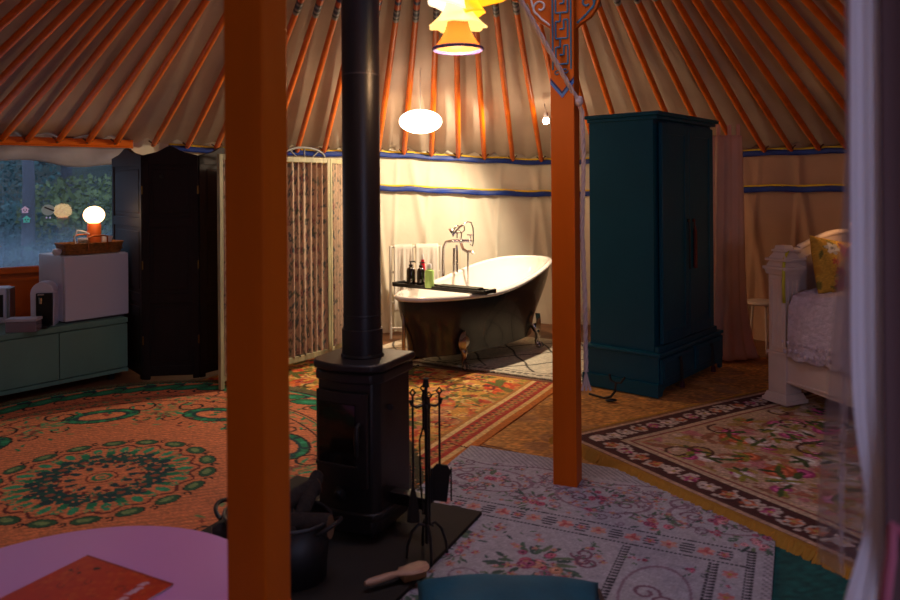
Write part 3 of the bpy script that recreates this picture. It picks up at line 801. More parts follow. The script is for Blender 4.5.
# fire tools
T0 = Vector((.0, 3.04, HZ)); T0 = Vector((at(427, 545, 2.72).x, 2.72, HZ))
ts = thing('fire_tool_stand', 'black wrought iron fire tool stand beside the stove', 'fire tools', T0)
top = .62
MB().tube([(0,0,.05),(0,0,top+.01)], .0065, 8).lathe([(.0,0),(.013,.004),(.013,.012),(.009,.03),(.012,.036),(0,.04)], 12, Matrix.Translation((0,0,top))).build('rod', darkiron, ts)
for k in range(4):
    a = k*PI/2+.25
    MB().tube([(math.cos(a)*q[0], math.sin(a)*q[0], q[1]) for q in ((0,.115),(.03,.125),(.055,.10),(.072,.05),(.076,.006))], .0055, 8).build('leg', darkiron, ts)
    MB().tube([(0,0,top-.06),(math.cos(a)*.035, math.sin(a)*.035, top-.068),(math.cos(a)*.055, math.sin(a)*.055, top-.058),(math.cos(a)*.06, math.sin(a)*.06, top-.04)], .005, 6).build('hook', darkiron, ts)
def tool(name, lab, k, length, head):
    a = k*PI/2+.25; c, s = math.cos(a)*.05, math.sin(a)*.05
    o = thing(name, lab, name.replace('_',' '), T0+Vector((c, s, 0)), 0)
    zt = top-.035
    MB().tube([(0,0,zt+.01),(0,0,zt-length)], .0042, 8).tube([(.0,0,zt+.01),(.01,0,zt+.022),(0,0,zt+.034),(-.01,0,zt+.022),(0,0,zt+.01)], .004, 6).build('handle', darkiron, o)
    head(o, zt-length); return o
tool('fire_shovel', 'flat black fire shovel hanging on the right of the tool stand', 0, .27,
     lambda o, z: MB().prism([(-.036,-.115),(-.034,.0),(-.02,.02),(.02,.02),(.034,.0),(.036,-.115)], -.003, .003, Matrix.Translation((.006,0,z)) @ Matrix.Rotation(R(8),4,'Y') @ Matrix.Rotation(R(90),4,'X')).box((-.03,-.008,z-.05),(.006,.016,.12)).box((.042,-.008,z-.05),(.006,.016,.12)).build('shovel_blade', darkiron, o, smooth=False))
tool('fire_tongs', 'thin black fire tongs hanging at the back of the tool stand', 1, .12,
     lambda o, z: MB().tube([(0,0,z),(.014,0,z-.05),(.012,0,z-.2),(.003,0,z-.33)], .0038, 6).tube([(0,0,z),(-.014,0,z-.05),(-.012,0,z-.2),(-.003,0,z-.33)], .0038, 6).build('tong_arm', darkiron, o))
tool('hearth_broom', 'small dark hearth broom hanging on the left of the tool stand', 2, .33,
     lambda o, z: MB().lathe([(.006,0),(.012,-.02),(.022,-.09),(.024,-.12)], 14, Matrix.Translation((0,0,z)), sy=.5).build('bristles', mat('dark_bristle', (40,32,28), .9, bump=.5, bscale=200), o))
tool('poker', 'slim black poker hanging on the near side of the tool stand', 3, .42,
     lambda o, z: MB().tube([(0,0,z),(0,0,z-.02),(.014,0,z-.03)], [.0042,.004,.003], 6).build('poker_tip', darkiron, o))

# wooden hand brush lying on the hearth
b0 = fl(365, 586, HZ+.02); b1 = fl(427, 566, HZ+.03); ang = math.atan2(b1.y-b0.y, b1.x-b0.x); Lb = (b1-b0).length
hb = thing('hand_brush', 'pale wooden hand brush lying on the hearth slab by the tool stand', 'brush', (b0.x, b0.y, HZ), ang)
wd = mat('beech_wood', (206,160,128), .5, var=.15, vscale=14, stretch=(1,6,6))
hn = Lb*.50; loops = []
for t in np.linspace(0, 1, 15):
    x = t*Lb
    if t < .5: hw, hh = .0125+.002*math.sin(t*6), .0115
    else:
        q = (t-.5)/.5; hw = .0125+.026*math.sin(min(1, q*1.6)*PI/2)*(1 if q < .85 else math.sqrt(max(.02, 1-((q-.85)/.16)**2))); hh = .009
    if t == 0: hw *= .6; hh *= .6
    loops.append([(x, hw*math.cos(a), .028+.006*t+hh*math.sin(a)) for a in np.linspace(0, 2*PI, 15)[:-1]])
MB().loft(loops, (True, True)).build('handle', wd, hb)
MB().box((Lb*.78, .012, .016), (Lb*.38, .055, .035), bev=.006).build('bristles', mat('pale_bristle', (190,150,110), .95, bump=.6, bscale=250), hb)

# log basket behind the near column
bk = Vector((-.62, 2.62, 0))
lb = thing('log_basket', 'black iron log basket with round handles behind the near orange column', 'basket', bk, R(-20))
bz = .25; w2 = .185
MB().prism([(w2*math.cos(t), w2*.72*math.sin(t)) for t in np.linspace(0, 2*PI, 25)[:-1]], .02, .03).loft([[(r_*math.cos(t), r_*.72*math.sin(t), z) for t in np.linspace(0, 2*PI, 25)[:-1]] for r_, z in ((w2*.98,.02),(w2,.12),(w2*1.08,bz))]).build('bucket', darkiron, lb, solid=.004)
MB().tube([(w2*1.08*math.cos(t), w2*.78*math.sin(t), bz) for t in np.linspace(0, 2*PI, 25)[:-1]], .007, closed=True).build('rim', darkiron, lb)
for s in (-1, 1): MB().tube([(s*(w2*1.05+.05*math.sin(t)), .06*math.cos(t), bz-.02+.03*math.sin(t)) for t in np.linspace(0, PI, 12)], .008).build('handle', darkiron, lb)
bark = mat('bark', (46,34,28), .95, var=.3, vscale=20, bump=.8, bscale=40); cut = mat('cut_wood', (120,88,62), .8, var=.15, vscale=30)
for k, (dx, dy, a, tl, r_, z, wh) in enumerate([(-.08,0,.3,1.45,.045,.20,'lowest left log in the basket'),(.06,-.03,-.2,1.5,.045,.22,'thick log lying to the right in the basket'),(.02,.04,.8,1.4,.035,.27,'log lying crosswise at the back of the basket'),(.09,.05,1.4,1.15,.03,.26,'log leaning out at the right side of the basket'),(-.02,-.03,2.1,1.45,.03,.30,'topmost thin log across the basket')]):
    p = bk+Vector((dx, dy, z)); o = thing('firewood_log', 'dark bark firewood log, '+wh, 'log', p, a, 'firewood in the log basket')
    Mx = Matrix.Rotation(tl, 4, 'Y')
    MB().lathe([(r_*.92,-.14),(r_,-.13),(r_*1.04,0),(r_,.13),(r_*.92,.14)], 11, Mx, sx=1, sy=.85).build('bark', bark, o)
    MB().lathe([(r_*.9,-.142),(r_*.9,-.1405)], 11, Mx, sy=.85).build('cut_end', cut, o, smooth=False)
    MB().lathe([(r_*.9,.1405),(r_*.9,.142)], 11, Mx, sy=.85).build('cut_end', cut, o, smooth=False)

# ================================================================ pink table, booklet, teal cushion
pt = thing('round_table', 'low round pink table at the lower left corner', 'table', (-1.006, 1.85, 0))
pk = mat('pink_lacquer', (214,146,204), .45)
MB().lathe([(0,.288),(.53,.288),(.538,.294),(.541,.310),(.538,.317),(.53,.32),(0,.32)], 72).build('tabletop', pk, pt, angle=30)
for k in range(3):
    a = k*2*PI/3+1.0; MB().tube([(.34*math.cos(a),.34*math.sin(a),.29),(.42*math.cos(a),.42*math.sin(a),.005)], [.02,.013], 12).build('leg', pk, pt)
q = [fl(88,557,.32), fl(174,586,.32)]; dv = (q[1]-q[0]); bl = dv.length; ba = math.atan2(dv.y, dv.x)
q2 = fl(20,593,.32); bw2 = 1.25*(q2-q[0]).length
Ib0 = Matrix.Rotation(-ba, 3, 'Z')
bkl = thing('booklet', 'orange red printed booklet lying on the pink table', 'booklet', (q[0].x, q[0].y, .32), ba)
MB().box((bl/2, -bw2/2, .003), (bl-.003, bw2-.003, .005)).build('pages', mat('paper', (205,196,205), .7), bkl, smooth=False)
w = Weave(0, -bw2, bl, 0, .0018, (196,52,18))
for k in range(260): w.disc(random.uniform(0,bl), random.uniform(-.2,0), random.uniform(.003,.012), random.choice([(206,76,22),(190,40,20),(210,98,30),(170,40,18)]), .5)
for k in range(5): w.curl(random.uniform(.03,bl-.05), random.uniform(-.17,-.05), random.uniform(.008,.02), random.random()*6, .8, .0014, (120,34,20))
v = Ib0 @ (fl(96, 571, .32)-q[0]); w.disc(v.x, v.y, .008, (30,18,16)); w.disc(v.x+.006, v.y+.004, .006, (30,18,16))
w.disc(.0, -.0, .0015, (30,18,16)); w.disc(.07,-.08,.006,(90,28,16)); w.disc(.035,-.08,.006,(100,30,16))
Ib = Matrix.Rotation(-ba, 3, 'Z')
for px_, py_ in ((144,587),(138,592),(131,596),(123,602)):
    v = Ib @ (fl(px_, py_, .32)-q[0]); x, y = v.x, v.y
    w.curl(x, y, .012, 1.0, .8, .0032, (214,170,186)); w.path([(x-.012,y-.010),(x+.008,y+.012)], .003, (214,170,186))
w.put((w.Y > -.006) , (140,16,14))
P = np.stack([w.X, w.Y, np.full_like(w.X, .0068)], -1)
gridmesh('cover', P, mat('printed_cover', (255,255,255), .4, attr=True, var=.02), w.done(), parent=bkl, solid=.001)

# teal cushion lying in front
def pillow(name, m, parent, sx, sy, sz, T=None, n=25, cols=None, pinch=.0, loc=None):
    top = []; 
    g = np.linspace(-1, 1, n); X, Y = np.meshgrid(g, g)
    h = ((1-np.abs(X)**2.6)*(1-np.abs(Y)**2.6)).clip(0)**.5
    ed = 1-.07*(1-np.abs(Y)**2)*np.abs(X)**3; ed2 = 1-.07*(1-np.abs(X)**2)*np.abs(Y)**3
    out = []
    for s in (1, -1):
        wv = .03*np.sin(X*7+Y*5)*h+.02*np.sin(Y*9-X*4)*h
        Z = s*(h+wv)*sz/2
        P = np.stack([X*ed*sx/2, Y*ed2*sy/2, Z], -1)
        out.append(P)
    A = np.concatenate(out, 0)
    V = np.concatenate([out[0].reshape(-1, 3), out[1].reshape(-1, 3)]); H_ = n
    idx = np.arange(n*n).reshape(n, n); q = np.stack([idx[:-1,:-1], idx[:-1,1:], idx[1:,1:], idx[1:,:-1]], -1).reshape(-1, 4)
    F_ = [tuple(r) for r in q]+[tuple(r[::-1]+n*n) for r in q]
    me = bpy.data.meshes.new(name)
    if T is not None: V = np.array([T @ Vector(v) for v in V])
    me.from_pydata([tuple(v) for v in V], [], [tuple(int(i) for i in f) for f in F_])
    if cols is not None:
        a = me.color_attributes.new('Col', 'FLOAT_COLOR', 'POINT'); s = np.concatenate([cols.reshape(-1, 3)]*2)/255
        l = np.where(s <= .04045, s/12.92, ((s+.055)/1.055)**2.4); a.data.foreach_set('color', np.concatenate([l, np.ones((len(l), 1))], 1).astype(np.float32).ravel())
    bm = bmesh.new(); bm.from_mesh(me); bmesh.ops.remove_doubles(bm, verts=bm.verts, dist=.0004); bm.to_mesh(me); bm.free()
    for p in me.polygons: p.use_smooth = True
    o = link(name, me, m, parent, loc)
    if parent is not None: KIDS.setdefault(parent.name, []).append(o)
    return o
tq = mat('teal_velvet', (6,96,122), .8, var=.12, vscale=9, bump=.2, bscale=120)
c0 = fl(421, 571, .16); c1 = fl(590, 571, .16)
tcn = thing('floor_cushion', 'teal blue cushion at the bottom edge, lying on the white floral rug', 'cushion', ((c0.x+c1.x)/2, c0.y-.19, .03), R(-2))
pillow('cushion_cover', tq, tcn, (c1.x-c0.x)*1.09, .44, .15, Matrix.Translation((0,0,.078)))
MB().tube([( (c1.x-c0.x)*.535, .20*q-.02, .078+.012*math.cos(q*2)) for q in np.linspace(-1, 1, 12)], .008, 8).build('dark_piping', mat('plum_piping', (48,20,34), .7), tcn)
# ================================================================ left corner: cabinet, fridge and what stands on them
green = mat('sage_paint', (116,158,138), .4, var=.05, vscale=4); footm = mat('dark_foot', (20,24,22), .8)  # near-black is the even colour of the cabinet feet
CA = math.atan2(.77, .64); CO = Vector((-2.42, 5.535, 0))          # right front corner, local +x points to the right/back
cab = thing('low_cabinet', 'low sage green cabinet with flat doors under the window', 'cabinet', CO, CA)
CLN = 1.95; CD = .46
MB().box((-CLN/2, CD/2+.01, .25), (CLN, CD-.02, .40)).build('body', green, cab, smooth=False)
MB().box((-CLN/2, CD/2-.002, .433), (CLN+.004, CD+.006, .036), bev=.003).build('cabinet_top', green, cab, smooth=False)
MB().box((-CLN/2, CD/2-.002, .065), (CLN+.004, CD+.006, .028), bev=.002).build('bottom_board', green, cab, smooth=False)
for k, (a, b) in enumerate(((-.49, 0), (-.98, -.49), (-1.47, -.98), (-1.95, -1.47))):
    MB().box(((a+b)/2, .003, .247), (b-a-.006, .018, .322), bev=.0015).build('door', green, cab, smooth=False)
for x in (-.10, -.98, -1.85):
    for y in (.05, .4): MB().lathe([(.02,.0),(.024,.05)], 12, Matrix.Translation((x, y, 0))).build('foot', footm, cab)
white = mat('white_enamel', (216,214,224), .35); grey = mat('grey_rubber', (90,88,96), .6)
f0 = fl(65.3, 324, .455); f1 = fl(129, 315, .455); fa = math.atan2(f1.y-f0.y, f1.x-f0.x); fw = (f1-f0).length; FH = .482
FZ = .451
fr = thing('mini_fridge', 'white mini fridge standing on the green cabinet', 'fridge', (f0.x, f0.y, FZ), fa)
MB().box((fw/2, .045+.20, FH/2+.006), (fw, .40, FH-.012), bev=.006).build('body', white, fr, smooth=False)
MB().box((fw/2, .018, FH/2+.006), (fw-.002, .036, FH-.02), bev=.006).build('door', white, fr, smooth=False)
MB().box((fw/2, .04, FH/2+.006), (fw-.012, .012, FH-.03)).build('door_seal', grey, fr, smooth=False)
MB().box((fw/2, .22, .004), (fw-.04, .38, .010)).build('base', grey, fr, smooth=False)
MB().box((fw-.04, .03, FH-.001), (.05, .03, .008), bev=.002).build('hinge_cover', white, fr, smooth=False)
FM = Matrix.Translation((f0.x, f0.y, FZ+FH)) @ Matrix.Rotation(fa, 4, 'Z')
def onf(x, y, z=0): return FM @ Vector((x, y, z))
# wicker tray
wick = mat('wicker', (176,112,44), .7, var=.3, vscale=40, bump=.9, bscale=90); wire = mat('copper_wire', (170,92,40), .35, metal=.8)
tp = onf(.235, .13); tw, td, th = .44, .23, .08
wt = thing('wicker_tray', 'oblong honey coloured wicker tray on top of the white fridge', 'tray', tp, fa)
def rr(hw, hd, z, n=40, e=.35):
    return [(hw*math.copysign(abs(math.cos(t))**e, math.cos(t)), hd*math.copysign(abs(math.sin(t))**e, math.sin(t)), z) for t in np.linspace(0, 2*PI, n+1)[:-1]]
MB().loft([rr(tw/2-.02, td/2-.02, .006), rr(tw/2-.018, td/2-.018, .002), rr(tw/2-.012, td/2-.012, .02), rr(tw/2, td/2, th), rr(tw/2-.008, td/2-.008, th), rr(tw/2-.02, td/2-.02, .012)], (True, True)).build('basket_body', wick, wt, angle=60)
mb = MB(); 
for z, s in ((th, 0), (.035, .006)): mb.tube([(x, y, z) for x, y, _ in rr(tw/2-s, td/2-s, 0, 60)], .006, closed=True, seg=6)
for t in np.linspace(0, 2*PI, 60)[:-1]:
    pass
mb.build('woven_rim', wick, wt)
for s in (-1, 1): MB().tube([(-.06+0*s, s*(td/2), .03), (-.06, s*(td/2+.004), .125), (-.03, s*(td/2+.004), .135), (.05, s*(td/2+.004), .135), (.075, s*(td/2+.004), .125), (.078, s*(td/2), .03)], .0065, 8).build('wire_handle', wire, wt)
# lamp
gp = at(94, 215, onf(.255, .13).y); ol = onf(.27, .14); ol.z += .01
lp = thing('table_lamp', 'small lamp with round white glowing shade on an orange base in the wicker tray', 'lamp', (gp.x, gp.y, ol.z))
glow = mat('lit_globe', (255,236,214), .4, emit=7, ecol=(255,196,128))
hgt = gp.z-ol.z
MB().lathe([(.048,0),(.050,.01),(.048,hgt-.075),(.042,hgt-.06),(.0,hgt-.058)], 28).build('lamp_base', mat('orange_ceramic', (222,104,44), .4), lp)
MB().sph((0,0,hgt), (.074,.074,.066), 32, 20).build('lamp_shade', glow, lp)
# cups, bowl, spoon and paper packs
cw = mat('white_china', (226,222,220), .3)
cp = onf(.335, .10, .012); pc = thing('paper_cup_stack', 'slanted stack of white paper cups beside the glowing lamp', 'cups', cp, fa)
MB().lathe([(.026,0),(.031,.045),(.0325,.045),(.036,.075),(.0375,.075),(.042,.115),(.043,.117),(.036,.108),(.0,.05)], 24, Matrix.Rotation(R(7), 4, 'Y')).build('cup', cw, pc)
cp = onf(.18, .12, .012); jr = thing('glass_jar', 'clear glass jar in the wicker tray left of the lamp', 'jar', cp, fa)
MB().lathe([(.036,0),(.038,.005),(.038,.085),(.036,.09),(.034,.088),(.035,.01),(.0,.008)], 24).build('jar_body', mat('glass', (220,225,228), .05, trans=.9), jr)
MB().lathe([(.037,.09),(.038,.104),(.0,.106)], 24).build('lid', cw, jr)
bw = onf(-.012, .10, .001); 
bwl = thing('small_dish', 'small round white dish at the left end of the wicker tray', 'dish', bw, fa)
MB().lathe([(.012,0),(.026,.012),(.032,.03),(.028,.045),(.012,.052),(0,.053)], 24).build('dish', cw, bwl)
nk = onf(.10, .10, .055); nap = thing('folded_napkin', 'folded white napkin lying on the rim of the wicker tray', 'napkin', nk, fa)
MB().box((0,0,.012), (.12,.09,.016), bev=.004).build('napkin', cw, nap, smooth=False)
sp = onf(.13, .10, .05); spo = thing('white_ladle', 'white plastic ladle leaning out of the tray towards the lamp', 'ladle', sp, fa)
MB().tube([(0,.0,.0),(-.02,0,.07),(.0,0,.125),(.05,0,.115),(.11,.0,.085)], [.004,.005,.007,.006,.004], 8).build('ladle', cw, spo)
# coffee machine
cm0 = fl(38, 327, .455); cm1 = fl(56, 327.5, .455)
cz = .451
cm = thing('coffee_machine', 'white capsule coffee machine with black front beside the fridge', 'coffee machine', ((cm0.x+cm1.x)/2-.06, (cm0.y+cm1.y)/2+.05, cz), R(14))
blk = mat('black_plastic', (16,15,17), .3)
prof = [(-.075,.0),(.075,.0),(.075,.235)]+[(.075*math.cos(t), .235+.075*math.sin(t)) for t in np.linspace(0, PI, 14)]+[(-.075,.235)]
MB().prism([(x,z) for x, z in prof], -.13, -.0, Matrix.Rotation(R(90), 4, 'X')).build('housing', white, cm, smooth=True, bevel=.006)
MB().prism([(-.035,.008),(.07,.008),(.07,.235),(-.035,.235)], .0, .02, Matrix.Rotation(R(90), 4, 'X')).build('black_front', blk, cm, smooth=False, bevel=.003)
MB().box((0,-.06,.01), (.12,.12,.02), bev=.008).build('drip_tray', blk, cm, smooth=False)
MB().lathe([(.011,0),(.014,.04),(.02,.045)], 14, Matrix.Translation((0,-.035,.165))).tube([(-.02,-.03,.225),(.02,-.03,.225)], .006).build('spout', mat('chrome', (210,210,215), .12, metal=1), cm)
# white appliance on the far left
k0 = fl(6, 322, .455)
kt = thing('kitchen_appliance', 'tall white and steel kitchen appliance at the left picture edge', 'kitchen appliance', (k0.x-.04, k0.y, cz), R(12))
MB().box((-.02,.0,.13), (.16,.15,.26), bev=.02).build('housing', white, kt)
MB().box((.069,-.0,.135), (.022,.11,.235), bev=.004).build('steel_side', mat('brushed_steel', (150,150,156), .3, metal=.9), kt, smooth=False)
MB().box((.03,-.078,.13), (.03,.006,.16)).build('dark_slot', blk, kt, smooth=False)
a0 = fl(5, 332.5, .455); a1 = fl(36, 331.5, .455); aa = math.atan2(a1.y-a0.y, a1.x-a0.x)
ab = thing('capsule_box', 'clear plastic lidded box of coffee capsules at the front of the green cabinet', 'box', (a0.x, a0.y, cz), aa)
al = (a1-a0).length
MB().box((al/2,.05,.035), (al,.10,.07), bev=.004).build('box_body', mat('clear_plastic', (190,170,180), .15, trans=.6), ab, smooth=False)
MB().box((al/2,.05,.081), (al+.008,.108,.02), bev=.004).build('lid', mat('pale_lid', (190,186,196), .3), ab, smooth=False)
for q in range(5): MB().lathe([(.013,0),(.017,.02),(.0,.024)], 12, Matrix.Translation((.03+q*(al-.06)/4, .05, .018))).build('capsule', mat('rose_foil', (150,90,80), .3, metal=.6), ab)

# ================================================================ dark folding screen
dw = mat('dark_stain', (34,22,20), .62, var=.15, vscale=6, stretch=(4,4,.6))
def screen_panel(parent, a, b, z0, z1, crown, name='panel', m=dw, back=False):
    a = Vector((*a, 0)); b = Vector((*b, 0)); d = b-a; L_ = d.length; an = math.atan2(d.y, d.x)
    T = Matrix.Translation(a) @ Matrix.Rotation(an, 4, 'Z'); st_ = .045; th_ = .026
    arch = [(x, z1+crown*(max(0,math.sin(PI*x/L_))**1.6)*(1+.25*math.cos(4*PI*x/L_))) for x in np.linspace(0, L_, 17)]
    mb = MB()
    mb.box((st_/2,0,(z0+z1)/2), (st_,th_,z1-z0), T).box((L_-st_/2,0,(z0+z1)/2), (st_,th_,z1-z0), T)
    P = [(0, z1-.07), (L_, z1-.07)]+[(x, z) for x, z in arch[::-1]]
    mb.prism(P, -th_/2, th_/2, T @ Matrix.Rotation(R(90), 4, 'X'))
    for zc in (z0+.06, z0+(z1-z0)*.36, z0+(z1-z0)*.70): mb.box((L_/2,0,zc), (L_-2*st_,th_,.07), T)
    o = mb.build(name, m, parent, smooth=False, bevel=.003)
    zs = [z0+.06, z0+(z1-z0)*.36, z0+(z1-z0)*.70, z1-.035]
    for za, zb in zip(zs, zs[1:]):
        mb = MB().box((L_/2, 0, (za+zb)/2), (L_-2*st_, .008, zb-za-.05), T)
        hw, hh = (L_-2*st_)/2-.025, (zb-za-.07)/2-.03
        mb.box((L_/2, 0, (za+zb)/2), (hw*2, .018, hh*2), T, bev=.006)
        mb.build('recessed_field', m, o, smooth=False)
    return o
sd = thing('dark_folding_screen', 'dark stained folding screen with arched tops between fridge and floral screen', 'folding screen', (0,0,0))
pts = [(-2.72,5.98),(-2.25,5.42),(-1.86,5.47),(-1.62,5.82),(-1.28,5.90)]
off = Vector((-2.25,5.42,0)); sd.location = off
pts = [(x-off.x, y-off.y) for x, y in pts]
for a, b in zip(pts, pts[1:]): screen_panel(sd, a, b, .012, 1.655, .055)
for p in pts[1:-1]:
    mb = MB()
    for z in (.3, .85, 1.4): mb.lathe([(.006,-.03),(.006,.03)], 8, Matrix.Translation((p[0], p[1]-.014, z)))
    mb.build('hinge', mat('brass', (120,90,40), .35, metal=.9), sd)
MB().lathe([(.016,0),(.016,.006),(.006,.008)], 14, Matrix.Translation((-.0+.14,-.008,1.50)) @ Matrix.Rotation(R(90),4,'X')).build('metal_stud', blk, sd)

# ================================================================ floral fabric folding screen
frame = mat('limed_wood', (176,168,128), .6, var=.25, vscale=12, stretch=(3,3,.5), bump=.2)
flm = mat('floral_cotton', (255,255,255), .9, attr=True, var=.05, vscale=20, translucent=.55)
fs = thing('floral_folding_screen', 'folding screen of limed wood frames with gathered floral curtains', 'folding screen', (0,0,0))
P1, P2, P3, P4 = (-1.585,5.06), (-1.28,5.50), (-.965,5.92), (-.86,6.42)
off = Vector((-1.585,5.06,0)); fs.location = off; zt = 1.645
def fpanel(a, b, z0=.03, crest=False):
    a = Vector((a[0]-off.x, a[1]-off.y, 0)); b = Vector((b[0]-off.x, b[1]-off.y, 0)); d = b-a; L_ = d.length; an = math.atan2(d.y, d.x)
    T = Matrix.Translation(a) @ Matrix.Rotation(an, 4, 'Z'); s = .032
    mb = MB().box((s/2,0,(z0+zt)/2), (s,.028,zt-z0), T).box((L_-s/2,0,(z0+zt)/2), (s,.028,zt-z0), T).box((L_/2,0,zt-.02), (L_-2*s,.026,.04), T).box((L_/2,0,z0+.075), (L_-2*s,.024,.045), T)
    o = mb.build('panel_frame', frame, fs, smooth=False, bevel=.003)
    if crest:
        mb = MB().tube([T @ Vector((L_/2+(L_/2-.05)*math.cos(t), 0, zt+.075*math.sin(t))) for t in np.linspace(0, PI, 20)], .009)
        for q in (-.5, 0, .5): mb.tube([T @ Vector((L_/2+q*.5*L_*.6, 0, zt)), T @ Vector((L_/2+q*L_*.6, 0, zt+.075*math.sqrt(max(0.05,1-(q*1.2)**2))))], .006)
        mb.build('arched_crest', mat('grey_arch', (128,128,126), .6), fs)
    Wd = L_-2*s; n = int(Wd/.0028); zr = np.arange(z0+.09, zt-.035, .012)
    xs = np.linspace(0, 1, n); 
    wv = Weave(0, 0, 1.2, 1.7, .006, (224,200,176))
    for k in range(9):
        cx_ = .07+k*.135
        for z in np.arange(.05, 1.7, .11):
            c = random.choice([(120,128,132),(150,144,132),(180,140,128),(104,114,124),(160,150,124)])
            wv.curl(cx_+random.uniform(-.02,.02), z, random.uniform(.02,.045), random.random()*6, .9, .006, c, random.choice((-1,1)))
            for q in range(3): wv.leaf(cx_, z, random.uniform(.04,.08), .022, random.random()*6.3, random.choice([(124,134,136),(150,150,134),(130,136,118)]))
            if random.random() < .5: wv.rose(cx_+random.uniform(-.03,.03), z, .026, (190,148,138), (206,168,154), (150,110,106))
    wv.speck(.04); CC = wv.done()
    ph = random.random()*6
    X, Z = np.meshgrid(xs, zr)
    arg = X*Wd/.060*2*PI+ph+.5*np.sin(X*17)+.25*np.sin(Z*3+X*9)
    Yd = .019*np.sin(arg)*(.75+.25*np.sin(Z*2.2+X*5))
    Pp = np.stack([s+X*Wd, Yd+.0*X, Z], -1)
    u = X*1.1+.008*np.sin(arg*2); jj = np.clip((Z/.006).astype(int), 0, wv.H-1); ii = np.clip((u/.006).astype(int), 0, wv.W-1)
    c = CC[jj, ii]
    M3 = np.array(T.to_3x3()); Pw = Pp @ M3.T+np.array(T.translation)
    gridmesh('gathered_curtain', Pw, flm, c, parent=fs, solid=.0015)
    MB().tube([T @ Vector((s, 0, zt-.045)), T @ Vector((L_-s, 0, zt-.045))], .004).build('curtain_wire', mat('brass', (120,90,40)), fs)
fpanel(P1, P2); fpanel(P2, P3, crest=True); fpanel(P3, P4)

# ================================================================ bathtub
tubw = mat('white_bath_enamel', (236,230,222), .12, coat=.4); tubd = mat('charcoal_bath_paint', (36,34,38), .2, coat=.3); chrome = mat('chrome', (210,210,215), .12, metal=1)
oldchrome = mat('aged_nickel', (170,158,148), .22, metal=1)
TA = math.atan2(.764, .645); TB = Vector((.235, 6.22, 0)); TZ = .012
tb = thing('clawfoot_bathtub', 'charcoal slipper bathtub with white inside and silver claw feet', 'bathtub', (TB.x, TB.y, TZ), TA)
def rimz(x): 
    t = min(1, max(0, (x+.35)/1.2)); return .565+.172*t*t*(3-2*t)
def rimpt(a, sc=1.0, dz=0):
    x = .90*math.cos(a); y = .385*math.sin(a)*(1+.06*math.cos(a)); return Vector((x*sc, y*sc, rimz(x)+dz))
def tubrow(t, inner=False):
    row = []
    for a in np.linspace(0, 2*PI, 73)[:-1]:
        p = rimpt(a); e = .92
        ca, sa = math.cos(a), math.sin(a)
        bx = (.66 if ca > 0 else .78)*math.copysign(abs(ca)**e, ca)-.02; by = .29*math.copysign(abs(sa)**e, sa)
        if inner: bx *= .92; by *= .9; zb = .19
        else: zb = .115
        q = t**1.15; wq = math.sin(q*PI/2)**1.7 if True else q      # stays near the wall, then turns in
        k = 1-(1-wq)
        x = p.x*(1-k)+bx*k; y = p.y*(1-k)+by*k
        z = p.z*(1-t)+zb*t
        if inner: x -= math.copysign(min(.02, abs(x)*.05), x); y -= math.copysign(min(.018, abs(y)*.06), y)
        row.append((x, y, z))
    return row
ts_ = [0,.08,.2,.35,.5,.65,.78,.88,.95,1]
rows = [tubrow(t) for t in ts_]; bot = [(x*.8, y*.7, .10) for x, y, z in rows[-1]]
MB().loft(rows+[bot], (False, True)).build('outer_shell', tubd, tb, angle=60)
rows = [tubrow(t, True) for t in ts_]; bot = [(x*.8, y*.7, .175) for x, y, z in rows[-1]]
MB().loft(rows+[bot], (False, True)).build('basin', tubw, tb, angle=60)
rim = []
for a in np.linspace(0, 2*PI, 97)[:-1]:
    p = rimpt(a); o = Vector((math.cos(a)*.6, math.sin(a), 0)).normalized(); rim.append([p+o*dx+Vector((0,0,dz)) for dx, dz in ((-.022,-.012),(-.014,.010),(.008,.014),(.026,.006),(.030,-.010),(.020,-.022),(.0,-.022))])
rows = [[rim[i][j] for i in range(96)] for j in range(7)]; rows.append(rows[0])
MB().loft(rows).build('rolled_rim', tubw, tb, angle=70)
for sx in (-.52, .46):
    for s in (-1, 1):
        bx, by = sx, s*.235
        d = Vector((math.copysign(.35, sx), s*1.0, 0)).normalized()
        mb = MB().tube([Vector((bx,by,.20))-d*.0, Vector((bx,by,.15))+d*.035, Vector((bx,by,.10))+d*.045, Vector((bx,by,.06))+d*.028, Vector((bx,by,.03))+d*.045], [.030,.030,.020,.016,.020], 12)
        mb.sph(Vector((bx,by,.022))+d*.052, (.028,.028,.022), 14, 10)
        for q in (-1, 0, 1):
            n_ = Vector((-d.y, d.x, 0)); mb.tube([Vector((bx,by,.055))+d*.045+n_*q*.010, Vector((bx,by,.045))+d*.072+n_*q*.018, Vector((bx,by,.015))+d*.086+n_*q*.022], [.008,.008,.005], 6)
        ft = mb.build('claw_foot', oldchrome, tb)
        n_ = Vector((-d.y, d.x, 0)); mb = MB(); base = Vector((bx,by,.15))+d*.03
        P = []
        for t in np.linspace(0, 1, 9):
            wd_ = .045*math.sin(PI*min(1, t*.92+.08))**.8+.004; c = base+Vector((0,0,-.02+t*.17))+d*(.02+.035*t*(1-t)-.0*t)
            P.append([c-n_*wd_-d*.018, c-n_*wd_*.5, c+d*.012, c+n_*wd_*.5, c+n_*wd_-d*.018, c-d*.03])
        MB().loft(P, (True, True)).build('leaf_plate', oldchrome, ft)
